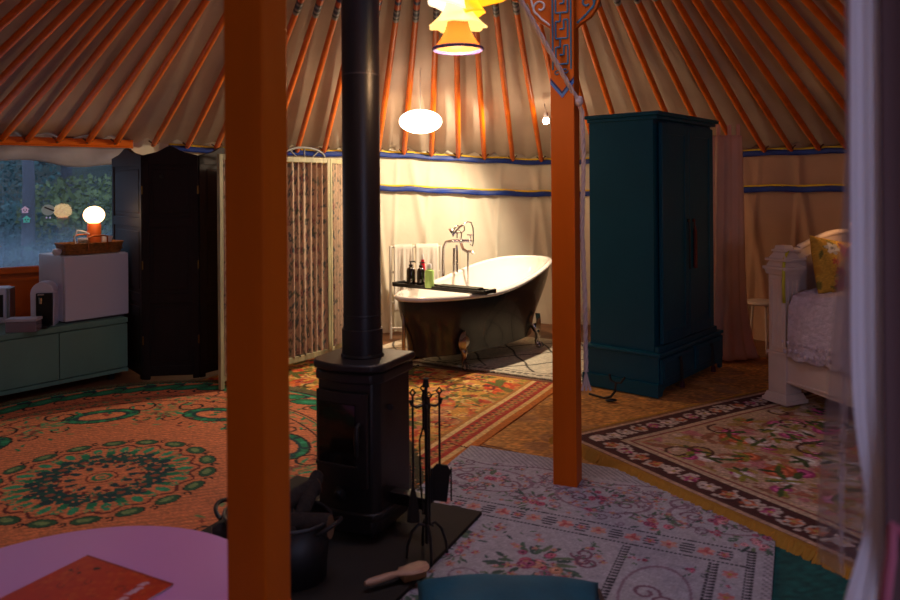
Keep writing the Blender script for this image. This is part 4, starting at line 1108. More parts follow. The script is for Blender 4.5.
# overflow and drain pipe at the low end, near side
MB().tube([(-.80,.05,.50),(-.845,.05,.50),(-.86,.05,.47),(-.86,.05,.06),(-.84,.05,.02),(-.70,.05,.012)], .014, 12).lathe([(.026,0),(.026,.012),(.014,.016)], 16, Matrix.Translation((-.845,.05,.50)) @ Matrix.Rotation(R(-90), 4, 'Y')).tube([(-.86,.05,.09),(-.60,.0,.085)], .012).build('waste_pipe', oldchrome, tb)
TM = Matrix.Translation((TB.x, TB.y, TZ)) @ Matrix.Rotation(TA, 4, 'Z')

# free-standing bath taps behind the tub
Yt = 6.62
def tp_(px, py, dy=0): return at(px, py, Yt+dy)
tb0 = fl(460, 352, .0); base = Vector((at(459, 300, Yt).x, Yt, .012))
tap = thing('bath_tap', 'old style chrome bath mixer tap with handset and tall floor pipes behind the tub', 'tap', base)
L_ = lambda px, py, dy=0: tp_(px, py, dy)-base
def flr(px, dy=0): v = tp_(px, 300, dy)-base; v.z = 0; return v
MB().tube([flr(454), L_(454, 248)], .012, 12).build('riser_pipe', chrome, tap)
MB().tube([flr(468,.0), L_(468, 250)], .010, 12).build('riser_pipe', chrome, tap)
MB().tube([flr(443,.03), L_(443, 262,.03), L_(443.4, 248,.03), L_(446, 242,.02), L_(451, 241), L_(458, 241)], .014, 12).build('supply_pipe', chrome, tap)
MB().tube([flr(457,-.03), L_(457, 252,-.03), L_(456.5, 245)], .010, 12).build('supply_pipe', chrome, tap)
MB().tube([L_(453,241), L_(470,241)], .016, 14).sph(L_(461,241), .022).sph(L_(470,241), .019).build('mixer_body', chrome, tap)
MB().tube([L_(461,243), L_(463,249,-.05), L_(468,252,-.10), L_(472,251,-.13), L_(473.5,254,-.14)], [.014,.013,.013,.013,.015], 12).build('spout', chrome, tap)
for cx_, cy_ in ((470.5,238),(457,236)):
    MB().tube([L_(cx_,cy_+2), L_(cx_,cy_-3)], .006).tube([L_(cx_-3.5,cy_-3), L_(cx_+3.5,cy_-3)], .0055).tube([L_(cx_,cy_-3,-.03), L_(cx_,cy_-3,.03)], .0055).sph(L_(cx_,cy_-3), .010).build('cross_handle', chrome, tap)
MB().tube([L_(461,240), L_(461.5,233), L_(458.5,230), L_(460,226)], .006).tube([L_(461.5,233), L_(464.5,230), L_(464,226)], .006).build('cradle', chrome, tap)
hs_ = MB().tube([L_(452.5,236.5,-.01), L_(456,231), L_(460,227), L_(465,223.5), L_(467,222)], [.008,.009,.012,.010,.007], 12).lathe([(.010,0),(.030,.020),(.034,.034),(.0,.036)], 18, Matrix.Translation(L_(453.5,230)) @ Matrix.Rotation(R(-125), 4, 'Y')).tube([L_(453.5,230), L_(457,225.5), L_(460,227)], .009, 10).build('handset', chrome, tap)
MB().tube([L_(467,222), L_(471,222.5), L_(473,228), L_(473.3,240), L_(472.5,246), L_(470,244)], .0065, 8).build('shower_hose', chrome, tap)

# towel rail with two towels
r0 = fl(391, 339, 0); rl = thing('towel_rail', 'white standing towel rail against the canvas wall left of the bath', 'towel rail', (r0.x, r0.y, 0), R(8))
wpaint = mat('white_paint', (226,220,210), .4)
RW, RH = .47, .865
for x in (0, RW):
    MB().tube([(x,0,0),(x,0,RH)], .012, 10).build('post', wpaint, rl)
for z in (RH-.01, .62, .34, .10): MB().tube([(0,0,z),(RW,0,z)], .010, 10).build('rail', wpaint, rl)
MB().tube([(RW*.45,0,.10),(RW*.45,0,RH)], .008).build('middle_bar', wpaint, rl)
tm = mat('towel_cotton', (232,224,212), .95, bump=.6, bscale=250)
def towel(name, lab, x0, x1, drop, drop2, seed):
    o = thing(name, lab, 'towel', rl.location+Vector((0,0,RH)), R(8), 'towels on the white rail')
    rows = []
    for t in np.linspace(0, 1, 40):
        row = []
        for x in np.linspace(x0, x1, 24):
            q = (x-x0)/(x1-x0); f_ = .010*math.sin(q*13+seed)+.006*math.sin(q*27)
            s_ = t*(drop+drop2)-drop
            if s_ < -.02: y, z = -.016-f_*min(1, -s_*5)*.8-.004, s_+.014
            elif s_ > .02: y, z = .016+.004, -s_+.014
            else: y, z = s_*.8, .014+.004*(1-abs(s_)/.02)
            row.append((x+.01*(t-.5)*math.sin(seed), y, z))
        rows.append(row)
    gridmesh('towel_cloth', np.array(rows), tm, parent=o, solid=.006)
towel('hanging_towel', 'white towel on the left half of the towel rail', .03, .20, .62, .35, 1)
towel('hanging_towel', 'white towel on the right half of the rail, behind the green bottle', .235, .445, .52, .4, 3)

# bath tray across the tub with bottles
b0 = fl(399, 283.5, .605); b1 = fl(492, 293, .60); bv = b1-b0
tz = .592
bt = thing('bath_tray', 'long black slatted tray lying across the rim of the bathtub', 'bath tray', ((b0.x+b1.x)/2, (b0.y+b1.y)/2, tz), math.atan2(bv.y, bv.x))
bl_ = bv.length; black = mat('black_wood', (24,23,21), .45)
MB().box((0,.05,.014), (bl_,.02,.028)).box((0,-.075,.014), (bl_,.02,.028)).build('side_rail', black, bt, smooth=False, bevel=.003)
mb = MB()
for k in range(15): mb.box((-bl_/2+.03+k*(bl_-.06)/14, -.012, .010), (.03,.11,.010))
mb.build('slats', black, bt, smooth=False)
for s in (-1, 1): MB().box((s*(bl_/2-.01),-.012,.020), (.02,.15,.03), bev=.003).build('end_block', black, bt, smooth=False)
MB().box((bl_*.18,-.012,.034), (bl_*.42,.10,.010), bev=.002).build('book_rest', mat('dark_green_wood', (44,48,38), .5), bt, smooth=False)
BM = Matrix.Translation(bt.location) @ Matrix.Rotation(math.atan2(bv.y, bv.x), 4, 'Z')
amber = mat('dark_bottle', (26,18,14), .12, coat=.4)
def ontray(px, py):
    v = fl(px, py, tz+.016); return Vector((v.x, v.y, tz+.016))
def pump(name, lab, p, r, h, m, capm):
    o = thing(name, lab, 'bottle', p)
    MB().lathe([(r*.95,0),(r,.006),(r,h*.62),(r*.85,h*.70),(r*.36,h*.76),(r*.36,h*.80)], 24).build('bottle_body', m, o)
    MB().lathe([(r*.45,h*.79),(r*.45,h*.86),(r*.15,h*.87),(r*.15,h*.97),(r*.3,h*.97),(r*.3,h)], 16).tube([(0,0,h*.985),(r*.9,-.006,h*.985),(r*1.05,-.008,h*.95)], r*.14, 8).build('pump_head', capm, o)
    return o
p1_ = ontray(411, 285); p2_ = ontray(421, 285.5); p3_ = ontray(429.5, 287.5)
pump('pump_bottle', 'black pump bottle at the left end of the bath tray', p1_, .036, .195, amber, black)
pump('pump_bottle', 'black pump bottle standing just left of the green bottle', p2_, .033, .19, amber, black)
o = thing('green_bottle', 'pale lime green bottle with white cap on the bath tray', 'bottle', p3_)
MB().lathe([(.034,0),(.037,.006),(.037,.125),(.033,.138),(.016,.145),(.016,.15)], 24).build('bottle_body', mat('lime_lotion', (176,216,120), .3), o)
MB().lathe([(.02,.149),(.02,.185),(.018,.188)], 20).build('cap', cw, o)
pr_ = p2_+Vector((.012,.075,0)); o = thing('red_bottle', 'slim red bottle with white cap behind the black pump bottles', 'bottle', pr_)
MB().lathe([(.022,0),(.024,.006),(.023,.12),(.017,.17),(.012,.205)], 20).build('bottle_body', mat('red_plastic', (200,24,48), .3), o)
MB().lathe([(.010,.204),(.010,.235),(.006,.25)], 16).build('cap', cw, o)

# ================================================================ lamps
pz = at(420.5, 121.5, 5.9)
pd = thing('pendant_lamp', 'oval white glowing paper lantern hanging above the bathtub', 'pendant lamp', pz)
MB().sph((0,0,0), (.172,.172,.096), 40, 24).build('lantern', mat('lit_lantern', (255,240,225), .5, emit=5, ecol=(255,226,196)), pd)
MB().tube([(0,0,.095),(.0,0,.74)], .003, 6).build('cord', cw, pd)
sz = at(546, 121, 6.4)
sl = thing('spot_lamp', 'tiny bright bulb shining beside the right orange column', 'lamp', sz)
MB().sph((0,0,0), .030, 16, 12).build('bulb', mat('lit_bulb', (255,244,226), .5, emit=90, ecol=(255,226,190)), sl)
MB().lathe([(.018,.0),(.022,.03),(.018,.05)], 14, Matrix.Translation((.0,.0,.022))).build('socket', cw, sl)
MB().tube([(0,0,.07),(.0,.1,.16)], .004).build('cord', cw, sl)
# flower chandelier
chp = at(458, 50, 2.75)
cd = thing('flower_chandelier', 'cluster of frilled flower shaped glass shades hanging from the roof crown', 'chandelier', (chp.x, chp.y, chp.z+.30))
H0 = -.30
def flower_shade(name, c, r, h, m, frill=5, amp=.12, tilt=(0, 0), inner=None):
    T = Matrix.Translation(c) @ Matrix.Rotation(tilt[0], 4, 'X') @ Matrix.Rotation(tilt[1], 4, 'Y')
    P = []
    for t in np.linspace(0, 1, 16):
        row = []
        for a in np.linspace(0, 2*PI, 61)[:-1]:
            rr_ = r*(.38+.62*t**1.9)*(1+amp*t**4*math.cos(frill*a)); z = h*(1-t)-amp*r*.5*t**6*math.cos(frill*a)
            row.append(T @ Vector((rr_*math.cos(a), rr_*math.sin(a), z)))
        P.append(row)
    return gridmesh(name, np.array(P), m, parent=cd, closed_u=True, solid=.003)
vio = mat('amber_glass', (190,150,100), .2, emit=.25, ecol=(255,140,60), translucent=.6); crm = mat('cream_glass', (250,232,170), .25, emit=1.6, ecol=(255,214,120))
wg = mat('white_glass', (240,235,225), .25, emit=1.2, ecol=(250,230,205)); yg = mat('yellow_glass', (250,190,40), .25, emit=1.5, ecol=(255,170,30))
flower_shade('bell_shade', (0,0,H0), .092, .12, vio, 9, .03)
flower_shade('frilled_shade', (0.0,0,H0+.085), .105, .10, crm, 9, .045)
MB().tube([(.0905*math.cos(t), .0905*math.sin(t), H0+.003) for t in np.linspace(0, 2*PI, 41)[:-1]], .0065, 8, closed=True).build('violet_rim', mat('violet_glass', (96,84,160), .25), cd)
flower_shade('bell_shade', (-.035,-.01,H0+.155), .078, .14, wg, 7, .03, (0, R(14)))
flower_shade('bell_shade', (.04,.0,H0+.125), .062, .15, yg, 7, .03, (0, R(-12)))
flower_shade('bell_shade', (.115,.0,H0+.185), .085, .10, yg, 7, .02, (0, R(-10)))
MB().tube([(0,0,H0+.10),(0,0,.0),(0,0,3.42-chp.z-.30)], .012).tube([(0,0,.16),(.06,0,.13),(.115,0,.0)], .007).tube([(0,0,.16),(-.03,0,.12),(-.035,-.01,.0)], .007).build('stem', mat('brass', (120,90,40)), cd)
MB().sph((0,0,H0+.06), .022).build('bulb', mat('warm_bulb', (255,200,130), .4, emit=18, ecol=(255,170,90)), cd)
# ================================================================ teal wardrobe
teal = mat('teal_paint', (12,80,100), .4, var=.08, vscale=3, bump=.05, bscale=60)
WA_ = math.atan2(.755, .655); WO = Vector((1.36, 4.84, .018))
wr = thing('wardrobe', 'large teal two door wardrobe with drawers at its foot', 'wardrobe', WO, WA_)
bw_, bd_, bh = 1.09, .565, .283
MB().box((bw_/2, bd_/2, .16), (bw_-.01, bd_-.01, .235), bev=.003).build('base_chest', teal, wr, smooth=False)
sk = [(0,0),(.045,0),(.06,.03),(.11,.05),(.17,.058)]; sk2 = sk+[(bw_-x, z) for x, z in sk[::-1]]+[(bw_,.085),(0,.085)]
MB().prism(sk2, -.02, .0, Matrix.Rotation(R(90), 4, 'X')).prism([(0,0),(bd_,0),(bd_,.085),(0,.085)], -.02, 0, Matrix.Rotation(R(90), 4, 'Z') @ Matrix.Rotation(R(90), 4, 'X')).build('plinth', teal, wr, smooth=False)
MB().box((bw_/2, bd_/2-.004, bh-.012), (bw_+.012, bd_+.012, .024), bev=.006).build('base_moulding', teal, wr, smooth=False)
for a in (.02, bw_/2+.02):
    dr = MB().box((a+(bw_/2-.04)/2, -.004, .165), (bw_/2-.04, .02, .165), bev=.004).box((a+(bw_/2-.04)/2, -.012, .165), (bw_/2-.09, .012, .115), bev=.004).build('drawer', teal, wr, smooth=False)
    hx = a+(bw_/2-.04)/2
    MB().lathe([(.012,0),(.014,.012),(.0,.02)], 12, Matrix.Translation((hx,-.018,.215)) @ Matrix.Rotation(R(90),4,'X')).tube([(hx-.006,-.03,.215),(hx-.010,-.035,.12),(hx-.004,-.037,.045)], .0055).tube([(hx+.006,-.03,.215),(hx+.012,-.036,.13),(hx+.010,-.038,.05)], .0055).build('cord_handle', black, dr)
    MB().lathe([(.006,.055),(.016,.035),(.018,-.0),(.0,-.002)], 12, Matrix.Translation((hx+.002,-.036,.02))).build('tassel', mat('maroon_tassel', (70,16,28), .9), dr)
ux, uy, uw, ud, z0, z1 = .035, .03, .975, .50, bh, 1.835
MB().box((ux+uw/2, uy+ud/2+.01, (z0+z1)/2), (uw, ud-.02, z1-z0)).build('cupboard', teal, wr, smooth=False)
MB().prism([(ux-.035,uy-.035),(ux+uw+.035,uy-.035),(ux+uw+.035,uy+ud+.02),(ux-.035,uy+ud+.02)], z1+.02, z1+.045).prism([(ux-.015,uy-.015),(ux+uw+.015,uy-.015),(ux+uw+.015,uy+ud+.01),(ux-.015,uy+ud+.01)], z1-.005, z1+.02).build('cornice', teal, wr, smooth=False, bevel=.005)
MB().box((ux+uw/2, uy-.004, z0+.02), (uw+.02, .03, .04), bev=.004).build('lower_rail', teal, wr, smooth=False)
for k, (a, b) in enumerate(((ux+.055, ux+uw/2-.004), (ux+uw/2+.004, ux+uw-.055))):
    d_ = MB().box(((a+b)/2, uy-.003, (z0+.045+z1-.02)/2), (b-a, .022, z1-z0-.075), bev=.003).build('door', teal, wr, smooth=False)
    mb = MB()
    for x in (a+.035, b-.035): mb.box((x, uy-.016, (z0+z1)/2+.01), (.07,.010,z1-z0-.08), bev=.003)
    for z in (z0+.085, z1-.06): mb.box(((a+b)/2, uy-.016, z), (b-a-.14,.010,.08), bev=.003)
    mb.build('door_frame', teal, d_, smooth=False)
    hx = (b-.03) if k == 0 else (a+.05)
    MB().lathe([(.011,0),(.014,.012),(.0,.022)], 12, Matrix.Translation((hx,uy-.02,1.14)) @ Matrix.Rotation(R(90),4,'X')).tube([(hx,uy-.034,1.14),(hx+.004,uy-.036,1.0),(hx+.002,uy-.036,.80)], .007 if k == 0 else .005).build('cord_handle', black if k == 0 else mat('brown_cord', (92,40,26), .8), d_)
    if k == 1: MB().lathe([(.005,.30),(.013,.26),(.015,.0),(.0,-.004)], 10, Matrix.Translation((hx+.012,uy-.034,.80))).build('tassel', mat('brown_cord', (92,40,26)), d_)
for s in (0, ux):
    pass
# dark wire tie on the side of the wardrobe
hk = Vector((at(613, 378, 4.98).x, 4.98, 0)); n_ = Vector((-.655,-.755,0))
hp = fl(611, 401, .02)
hkk = thing('iron_hook', 'bent dark iron hook standing on the carpet against the left side of the wardrobe', 'iron hook', (hp.x, hp.y, .018))
sd_ = Vector((.755,-.655,0))
MB().tube([sd_*-.16+Vector((0,0,.02)), sd_*-.05+Vector((0,0,.012)), Vector((0,0,.03)), sd_*.03+Vector((0,0,.07)), sd_*.035+Vector((0,0,.125)), sd_*.0+Vector((0,0,.135)), sd_*-.01+Vector((0,0,.175))], .008).tube([sd_*.035+Vector((0,0,.125)), sd_*.07+Vector((0,0,.13)), sd_*.10+Vector((0,0,.17))], .007).sph(sd_*.0+Vector((0,0,.008)), (.04,.02,.01)).build('hook', darkiron, hkk)

# ================================================================ hanging peach curtain behind the wardrobe
peach = mat('peach_voile', (244,204,184), .85, translucent=.3, var=.06, vscale=5)
pc0 = Vector((2.22, 5.98, 0)); ph_ = thing('hanging_curtain', 'peach coloured gathered curtain hanging beside the teal wardrobe', 'curtain', pc0)
rows = []
ztop = 1.775
for t in np.linspace(0, 1, 40):
    z = ztop*(1-t)+.03; row = []
    for a in np.linspace(0, 2*PI, 121)[:-1]:
        r_ = (.125+.015*t+.09*t**7)*(1+.10*math.sin(a*11+t*2)+.05*math.sin(a*5+t*4)); row.append((r_*math.cos(a)*1.05, r_*math.sin(a)*.7, z))
    rows.append(row)
gridmesh('curtain_cloth', np.array(rows), peach, parent=ph_, closed_u=True, solid=.002)
for dx in (-.06, .03, .10): MB().box((dx,-.03,ztop+.055), (.035,.006,.13), rz=.4).build('hanging_tab', peach, ph_, smooth=False)
# ================================================================ white bed
bedp = mat('antique_white_paint', (222,202,190), .5, var=.06, vscale=6)
BP = Vector((2.10, 4.66, .045)); BA_ = R(24)
bd = thing('white_bed', 'white antique wooden bed with square post and arched end board', 'bed', BP, BA_)
# small white stool
s0 = fl(757, 352, 0); sp = Vector((s0.x+.06, s0.y+.02, 0))
so = thing('side_stool', 'small round white stool between peach curtain and white bed', 'stool', sp)
MB().lathe([(0,.40),(.12,.40),(.13,.408),(.13,.425),(.12,.43),(0,.43)], 32).build('seat', bedp, so)
for k in range(3):
    a = k*2*PI/3+.4; MB().tube([(.08*math.cos(a),.08*math.sin(a),.40),(.11*math.cos(a),.11*math.sin(a),.0)], .010).build('leg', bedp, so)

# post, local origin at its centre
def sq(mb, w0, z0, w1, z1): 
    mb.loft([[(w0/2*x, w0/2*y, z0) for x, y in ((-1,-1),(1,-1),(1,1),(-1,1))], [(w1/2*x, w1/2*y, z1) for x, y in ((-1,-1),(1,-1),(1,1),(-1,1))]], (True, True)); return mb
def post(loc, h=1.0):
    mb = MB()
    for w0, a, w1, b in ((.19,0,.19,.025),(.175,.025,.15,.06),(.135,.06,.135,.30),(.15,.30,.15,.318),(.128,.318,.128,.80),(.15,.80,.165,.83),(.18,.83,.18,.85),(.15,.85,.12,.885),(.16,.885,.16,.90),(.13,.90,.085,.94),(.105,.94,.105,.955),(.08,.955,.07,.98)): sq(mb, w0, a*h, w1, b*h)
    o = mb.build('post', bedp, bd, loc=loc, smooth=False, bevel=.003)
    mb = MB()
    for ang in range(4):
        T = Matrix.Rotation(ang*PI/2, 4, 'Z'); mb.box((0,-.065,.56*h), (.006,.006,.40), T)
        for x in (-.038,.038): mb.box((x,-.0655,.56*h), (.008,.008,.42*h), T)
        for z in (.35,.77): mb.box((0,-.0655,z*h), (.084,.008,.008), T)
    mb.build('post_moulding', bedp, o, smooth=False)
    return o
post((0,0,0)); post((.98,0,0))
mb = MB(); W_ = .98
ar = [(.06,.945),(.115,.945),(.12,.965)]+[(.12+(W_-.24)*t, .965+.085*(max(0,math.sin(PI*t))**1.2)) for t in np.linspace(0, 1, 25)]+[(W_-.12,.965),(W_-.115,.945),(W_-.06,.945)]
mb.prism([(.06,.12),(W_-.06,.12)]+ar[::-1], -.02, .02, Matrix.Rotation(R(90), 4, 'X')).build('end_board', bedp, bd, smooth=False, bevel=.003)
MB().tube([(x, -.012, z) for x, z in ar], .020, 10).tube([(x*.86+.07, -.022, z-.06) for x, z in ar], .007, 8).build('arched_moulding', bedp, bd)
# side rail comes forward (local -y)
RL = 1.95
MB().box((-.035, -RL/2, .235), (.035, RL, .21), bev=.004).box((-.056, -RL/2, .345), (.022, RL, .022), bev=.005).box((-.054, -RL/2, .14), (.012, RL, .014), bev=.004).build('side_rail', bedp, bd, smooth=False)
sk3 = [(-.07,.13),(-.5,.10),(-.9,.075),(-1.3,.10),(-1.88,.13),(-1.88,.15),(-.07,.15)]
MB().prism(sk3, -.050, -.025, Matrix(((0,0,1,0),(1,0,0,0),(0,1,0,0),(0,0,0,1)))).build('scalloped_apron', bedp, bd, smooth=False)
MB().box((1.02, -RL/2, .235), (.035, RL, .21)).build('side_rail', bedp, bd, smooth=False)
post((0,-RL-.03,0), .62); post((.98,-RL-.03,0), .62)
mt = tag(MB().box((.49, -RL/2-.0, .50), (.96, RL-.10, .34), bev=.05).build('mattress', mat('mattress_ticking', (214,206,206), .9), None, smooth=True), 'thick mattress lying in the white bed under the lace bedspread', 'mattress')
mt.location = BP; mt.rotation_euler = (0,0,BA_)
# lace bedspread
lace = mat('lace_cotton', (214,200,214), .95, bump=1.0, bscale=55, var=.12, vscale=30)
bs = thing('lace_bedspread', 'pale lilac lace bedspread with scalloped edge hanging over the bed side', 'bedspread', BP, BA_)
rows = []
ys = np.linspace(-.09, -RL+.04, 260)
def prof_(q):   # across: from hanging hem on the near side over the top
    pts = [(-.085,.31),(-.082,.42),(-.076,.52),(-.066,.62),(-.03,.685),(.05,.70),(.3,.705),(.6,.705),(.95,.70)]
    s = q*(len(pts)-1); i = min(int(s), len(pts)-2); f_ = s-i; return [pts[i][k]*(1-f_)+pts[i+1][k]*f_ for k in (0, 1)]
for q in np.linspace(0, 1, 90):
    row = []
    for y in ys:
        x, z = prof_(q); hang = max(0, 1-q*2.2)
        x -= .014*hang*math.sin(y*23+q*4)+.01*hang; z += (-.018*abs(math.sin(y*PI/.12)))*max(0, 1-q*8)+.008*math.sin(y*9+x*11)*(1-hang)+.03*(1-hang)*math.sin((y+.09)/RL*-PI)
        lb = .004*(math.sin(y*60)*math.sin((q*150)))
        row.append((x-lb*hang, y, z+lb*(1-hang)))
    rows.append(row)
gridmesh('woven_cloth', np.array(rows), lace, parent=bs, solid=.004)
mb = MB()
for k in range(48):
    y = -.10-k*.0385
    for a in (0,): mb.sph((-.112,y,.345+.012*math.sin(k*1.1)), (.006,.014,.014), 8, 6)
    mb.sph((-.108,y+.019,.40), (.005,.010,.010), 8, 6)
mb.build('lace_edging', lace, bs)
# floral cushion
n = 61; g_ = Weave(-.24, -.24, .24, .24, .008, (206,158,52)); g_.speck(.05)
for k in range(60): g_.leaf(random.uniform(-.24,.24), random.uniform(-.24,.24), .07, .02, random.random()*6.3, random.choice([(150,130,40),(190,140,40),(120,110,40)]))
for x, y, r_, c in ((-.02,.11,.06,(178,58,34)),(-.13,.13,.055,(226,220,208)),(.0,-.02,.055,(226,214,206)),(.13,.05,.05,(178,58,34)),(-.10,-.06,.04,(178,58,34)),(.12,-.12,.05,(222,214,206)),(-.05,.17,.03,(150,50,40)),(.03,.06,.035,(150,40,34)),(-.13,.02,.03,(190,90,60)),(-.1,-.16,.05,(190,80,50)),(.1,.17,.05,(200,190,180))):
    g_.flower(x, y, r_, c, tuple(q*.85 for q in c), 6, (90,50,30)); g_.rose(x, y, r_*.5, c, tuple(q*.8 for q in c), tuple(q*.6 for q in c))
cpos = BP+Matrix.Rotation(BA_, 3, 'Z') @ Vector((.31,-.17,.835))
cu = thing('floral_cushion', 'mustard yellow cushion with red and white flowers leaning on the end board', 'cushion', cpos-Vector((0,0,.19)), BA_)
T = Matrix.Translation((0,0,.19)) @ Matrix.Rotation(R(-3), 4, 'Z') @ Matrix.Rotation(R(9), 4, 'Y') @ Matrix.Rotation(R(72), 4, 'X')
pillow('cushion_cover', mat('floral_cushion_cloth', (255,255,255), .85, attr=True, var=.06), cu, .48, .37, .15, T, n=n, cols=g_.done()[:61,:61])
# lilac pillow beside it
cpos = BP+Matrix.Rotation(BA_, 3, 'Z') @ Vector((.66,-.20,.90))
cu2 = thing('lilac_pillow', 'pale lilac pillow half hidden by the near curtain', 'pillow', cpos-Vector((0,0,.17)), BA_)
pillow('pillow_cover', mat('lilac_cotton', (200,180,206), .9), cu2, .5, .42, .14, Matrix.Translation((0,0,.19)) @ Matrix.Rotation(R(70), 4, 'X'))
# yellow ribbon
yr = thing('yellow_ribbon', 'thin yellow ribbon looped over the top of the bed post', 'ribbon', BP+Vector((0,0,.8)))
mb = MB()
rows = []
for s_, (x, y, z) in enumerate([(-.045,-.098,-.17),(-.05,-.10,-.06),(-.05,-.105,.02),(-.045,-.095,.06),(-.03,-.075,.105),(.0,-.055,.15)]):
    rows.append([(x-.009, y, z), (x+.009, y-.003, z)])
yrb = gridmesh('ribbon_band', np.array(rows), mat('lemon_satin', (200,190,40), .5), parent=yr, solid=.0015)

# ================================================================ near curtain on the right
nc = thing('near_curtain', 'white gathered curtain tied with a pink ribbon, close by at the right edge', 'curtain', (.72, 1.02, 0))
cwm = mat('white_voile', (240,238,246), .8, translucent=.4); cmv = mat('mauve_shade_fold', (92,66,66), .9)  # the mauve carries the shade of the next curtain fold
def ncx(px, z, y=0.0): return (px-450)*(1.02+y)/F-.72
rows = []
zz = np.linspace(2.75, .35, 70)
def edge(z):            # left edge pixel of the gathered white part
    e = 852-2*math.sin(z*2.0)
    e += 14*math.exp(-((z-.945)/.11)**2)
    if z < .93: e -= (.93-z)*120
    return e
for z in zz:
    xl = ncx(edge(z), z); xr = ncx(883, z); row = []
    for q in np.linspace(0, 1, 40):
        y = .0035*math.sin(q*7+z*.5)+.001*math.sin(q*19+z*.7)-.008*q
        row.append((xl+(xr-xl)*q, y, z))
    rows.append(row)
gridmesh('white_panel', np.array(rows), cwm, parent=nc, solid=.002)
rows = []
for z in zz:
    row = []; xr = ncx(887, z, -.035)
    for q in np.linspace(0, 1, 50):
        row.append((xr+.30*q, -.035-.05*q+.016*math.sin(q*15+z*.8), z))
    rows.append(row)
gridmesh('mauve_shade_fold', np.array(rows), cmv, parent=nc, solid=.002)['label'] = 'dusky mauve curtain fold darkened for shade'  # shaded fold of the curtain, its shade put into the colour
sheer = bpy.data.materials.new('sheer_net'); sheer.use_nodes = True
nt = sheer.node_tree; N = nt.nodes; L = nt.links; N.clear()
out = N.new('ShaderNodeOutputMaterial'); a_ = N.new('ShaderNodeBsdfTransparent'); b_ = N.new('ShaderNodeBsdfDiffuse'); c_ = N.new('ShaderNodeBsdfTranslucent'); b_.inputs[0].default_value = (.62,.58,.72,1); c_.inputs[0].default_value = (.62,.58,.72,1)
ad = N.new('ShaderNodeMixShader'); ad.inputs[0].default_value = .5; L.new(b_.outputs[0], ad.inputs[1]); L.new(c_.outputs[0], ad.inputs[2])
mx = N.new('ShaderNodeMixShader'); mx.inputs[0].default_value = .42; L.new(a_.outputs[0], mx.inputs[1]); L.new(ad.outputs[0], mx.inputs[2]); L.new(mx.outputs[0], out.inputs[0])
rows = []
for z in np.linspace(2.7, .845, 70):
    # left edge: close to the white panel above, spreading out below
    t = max(0, min(1, (1.45-z)/.5)); e = 847-25*t**1.3
    xl = ncx(e, z, .05); xr = ncx(862, z, .05); row = []
    for q in np.linspace(0, 1, 30): row.append((xl+(xr-xl)*q, .05+.02*math.sin(q*11+z*2), z))
    rows.append(row)
gridmesh('sheer_net', np.array(rows), sheer, parent=nc)
zt_ = .945
MB().tube([(ncx(866,0),-.05,zt_+.012),(ncx(880,0),-.066,zt_-.004),(ncx(905,0),-.095,zt_-.012),(ncx(960,0),-.12,zt_-.02)], [.004,.007,.007,.007], 8).tube([(ncx(868,0),-.052,zt_+.008),(ncx(862,0),-.06,zt_-.03),(ncx(856,0),-.06,zt_-.09),(ncx(852,0),-.06,zt_-.17)], [.006,.007,.007,.006], 8).build('tie_ribbon', mat('pink_ribbon', (180,96,120), .6), nc)

# ================================================================ outside the window
gnd = MB(); 
rows = []
for y in np.linspace(0, 1, 24):
    row = []
    for x in np.linspace(-26, 4, 40):
        Y_ = 8.2+y*22; row.append((x, Y_, -.35+max(0, (Y_-10.5))*.30+.15*math.sin(x*1.3+Y_)))
    rows.append(row)
gr = gridmesh('forest_floor', np.array(rows), mat('leaf_litter', (72,74,58), .95, var=.3, vscale=3, bump=.8, bscale=6)); tag(gr, 'dim wooded slope rising outside the window', 'ground'); gr['kind'] = 'structure'
bk_ = mat('tree_bark', (110,104,112), .95, var=.3, vscale=6, bump=.8, bscale=12, stretch=(1,1,.2))
def leafcloud(mb, c, rad, n, s):
    for k in range(n):
        v = Vector((random.gauss(0,1), random.gauss(0,1), random.gauss(0,1))).normalized()*random.random()**.4
        p = Vector(c)+Vector((v.x*rad[0], v.y*rad[1], v.z*rad[2])); a = Vector((random.gauss(0,1), random.gauss(0,1), random.gauss(0,1))).normalized(); b = a.orthogonal().normalized()
        q = s*random.uniform(.6, 1.3); vs = [mb.bm.verts.new(p+a*q), mb.bm.verts.new(p+b*q*.5), mb.bm.verts.new(p-a*q), mb.bm.verts.new(p-b*q*.5)]; mb.bm.faces.new(vs)
lf = [mat('dark_leaves', (84,108,84), .8, var=.3, vscale=2), mat('olive_leaves', (140,146,90), .8, var=.3, vscale=2), mat('blue_leaves', (96,130,126), .8, var=.3, vscale=2)]
def tree(name, lab, px, Y, tr_, h, crowns, m, trunk=True):
    g = at(px, 190, Y); z0 = -.35+max(0, (Y-10.5))*.30
    o = thing(name, lab, 'tree' if trunk else 'shrub', (g.x, Y, z0-.05))
    if trunk: MB().tube([(0,0,0),(.03,0,h*.3),(-.02,0,h*.6),(.03,0,h)], [tr_*1.25,tr_,tr_*.9,tr_*.6], 14).build('trunk', bk_, o)
    mb = MB()
    for dx, dz, rx, rz_, n in crowns: leafcloud(mb, (dx, random.uniform(-.2,.2), dz), (rx, rx*.8, rz_), n*3, .055)
    mb.build('foliage', m, o, smooth=False)
tree('forest_tree', 'straight grey tree trunk seen through the window behind the stickers', 27, 11.5, .085, 5.5, [(0,4.2,1.6,1.0,500)], lf[0])
tree('forest_tree', 'slim tree just outside the window, half hidden by the dark screen', 118, 13, .06, 5, [(.2,2.9,.8,1.5,500)], lf[1])
tree('forest_tree', 'leafy tree rising behind the round window disc', 66, 16, .10, 6, [(0,2.4,2.0,1.6,900),(0,4.4,2.0,1.2,500)], lf[0])
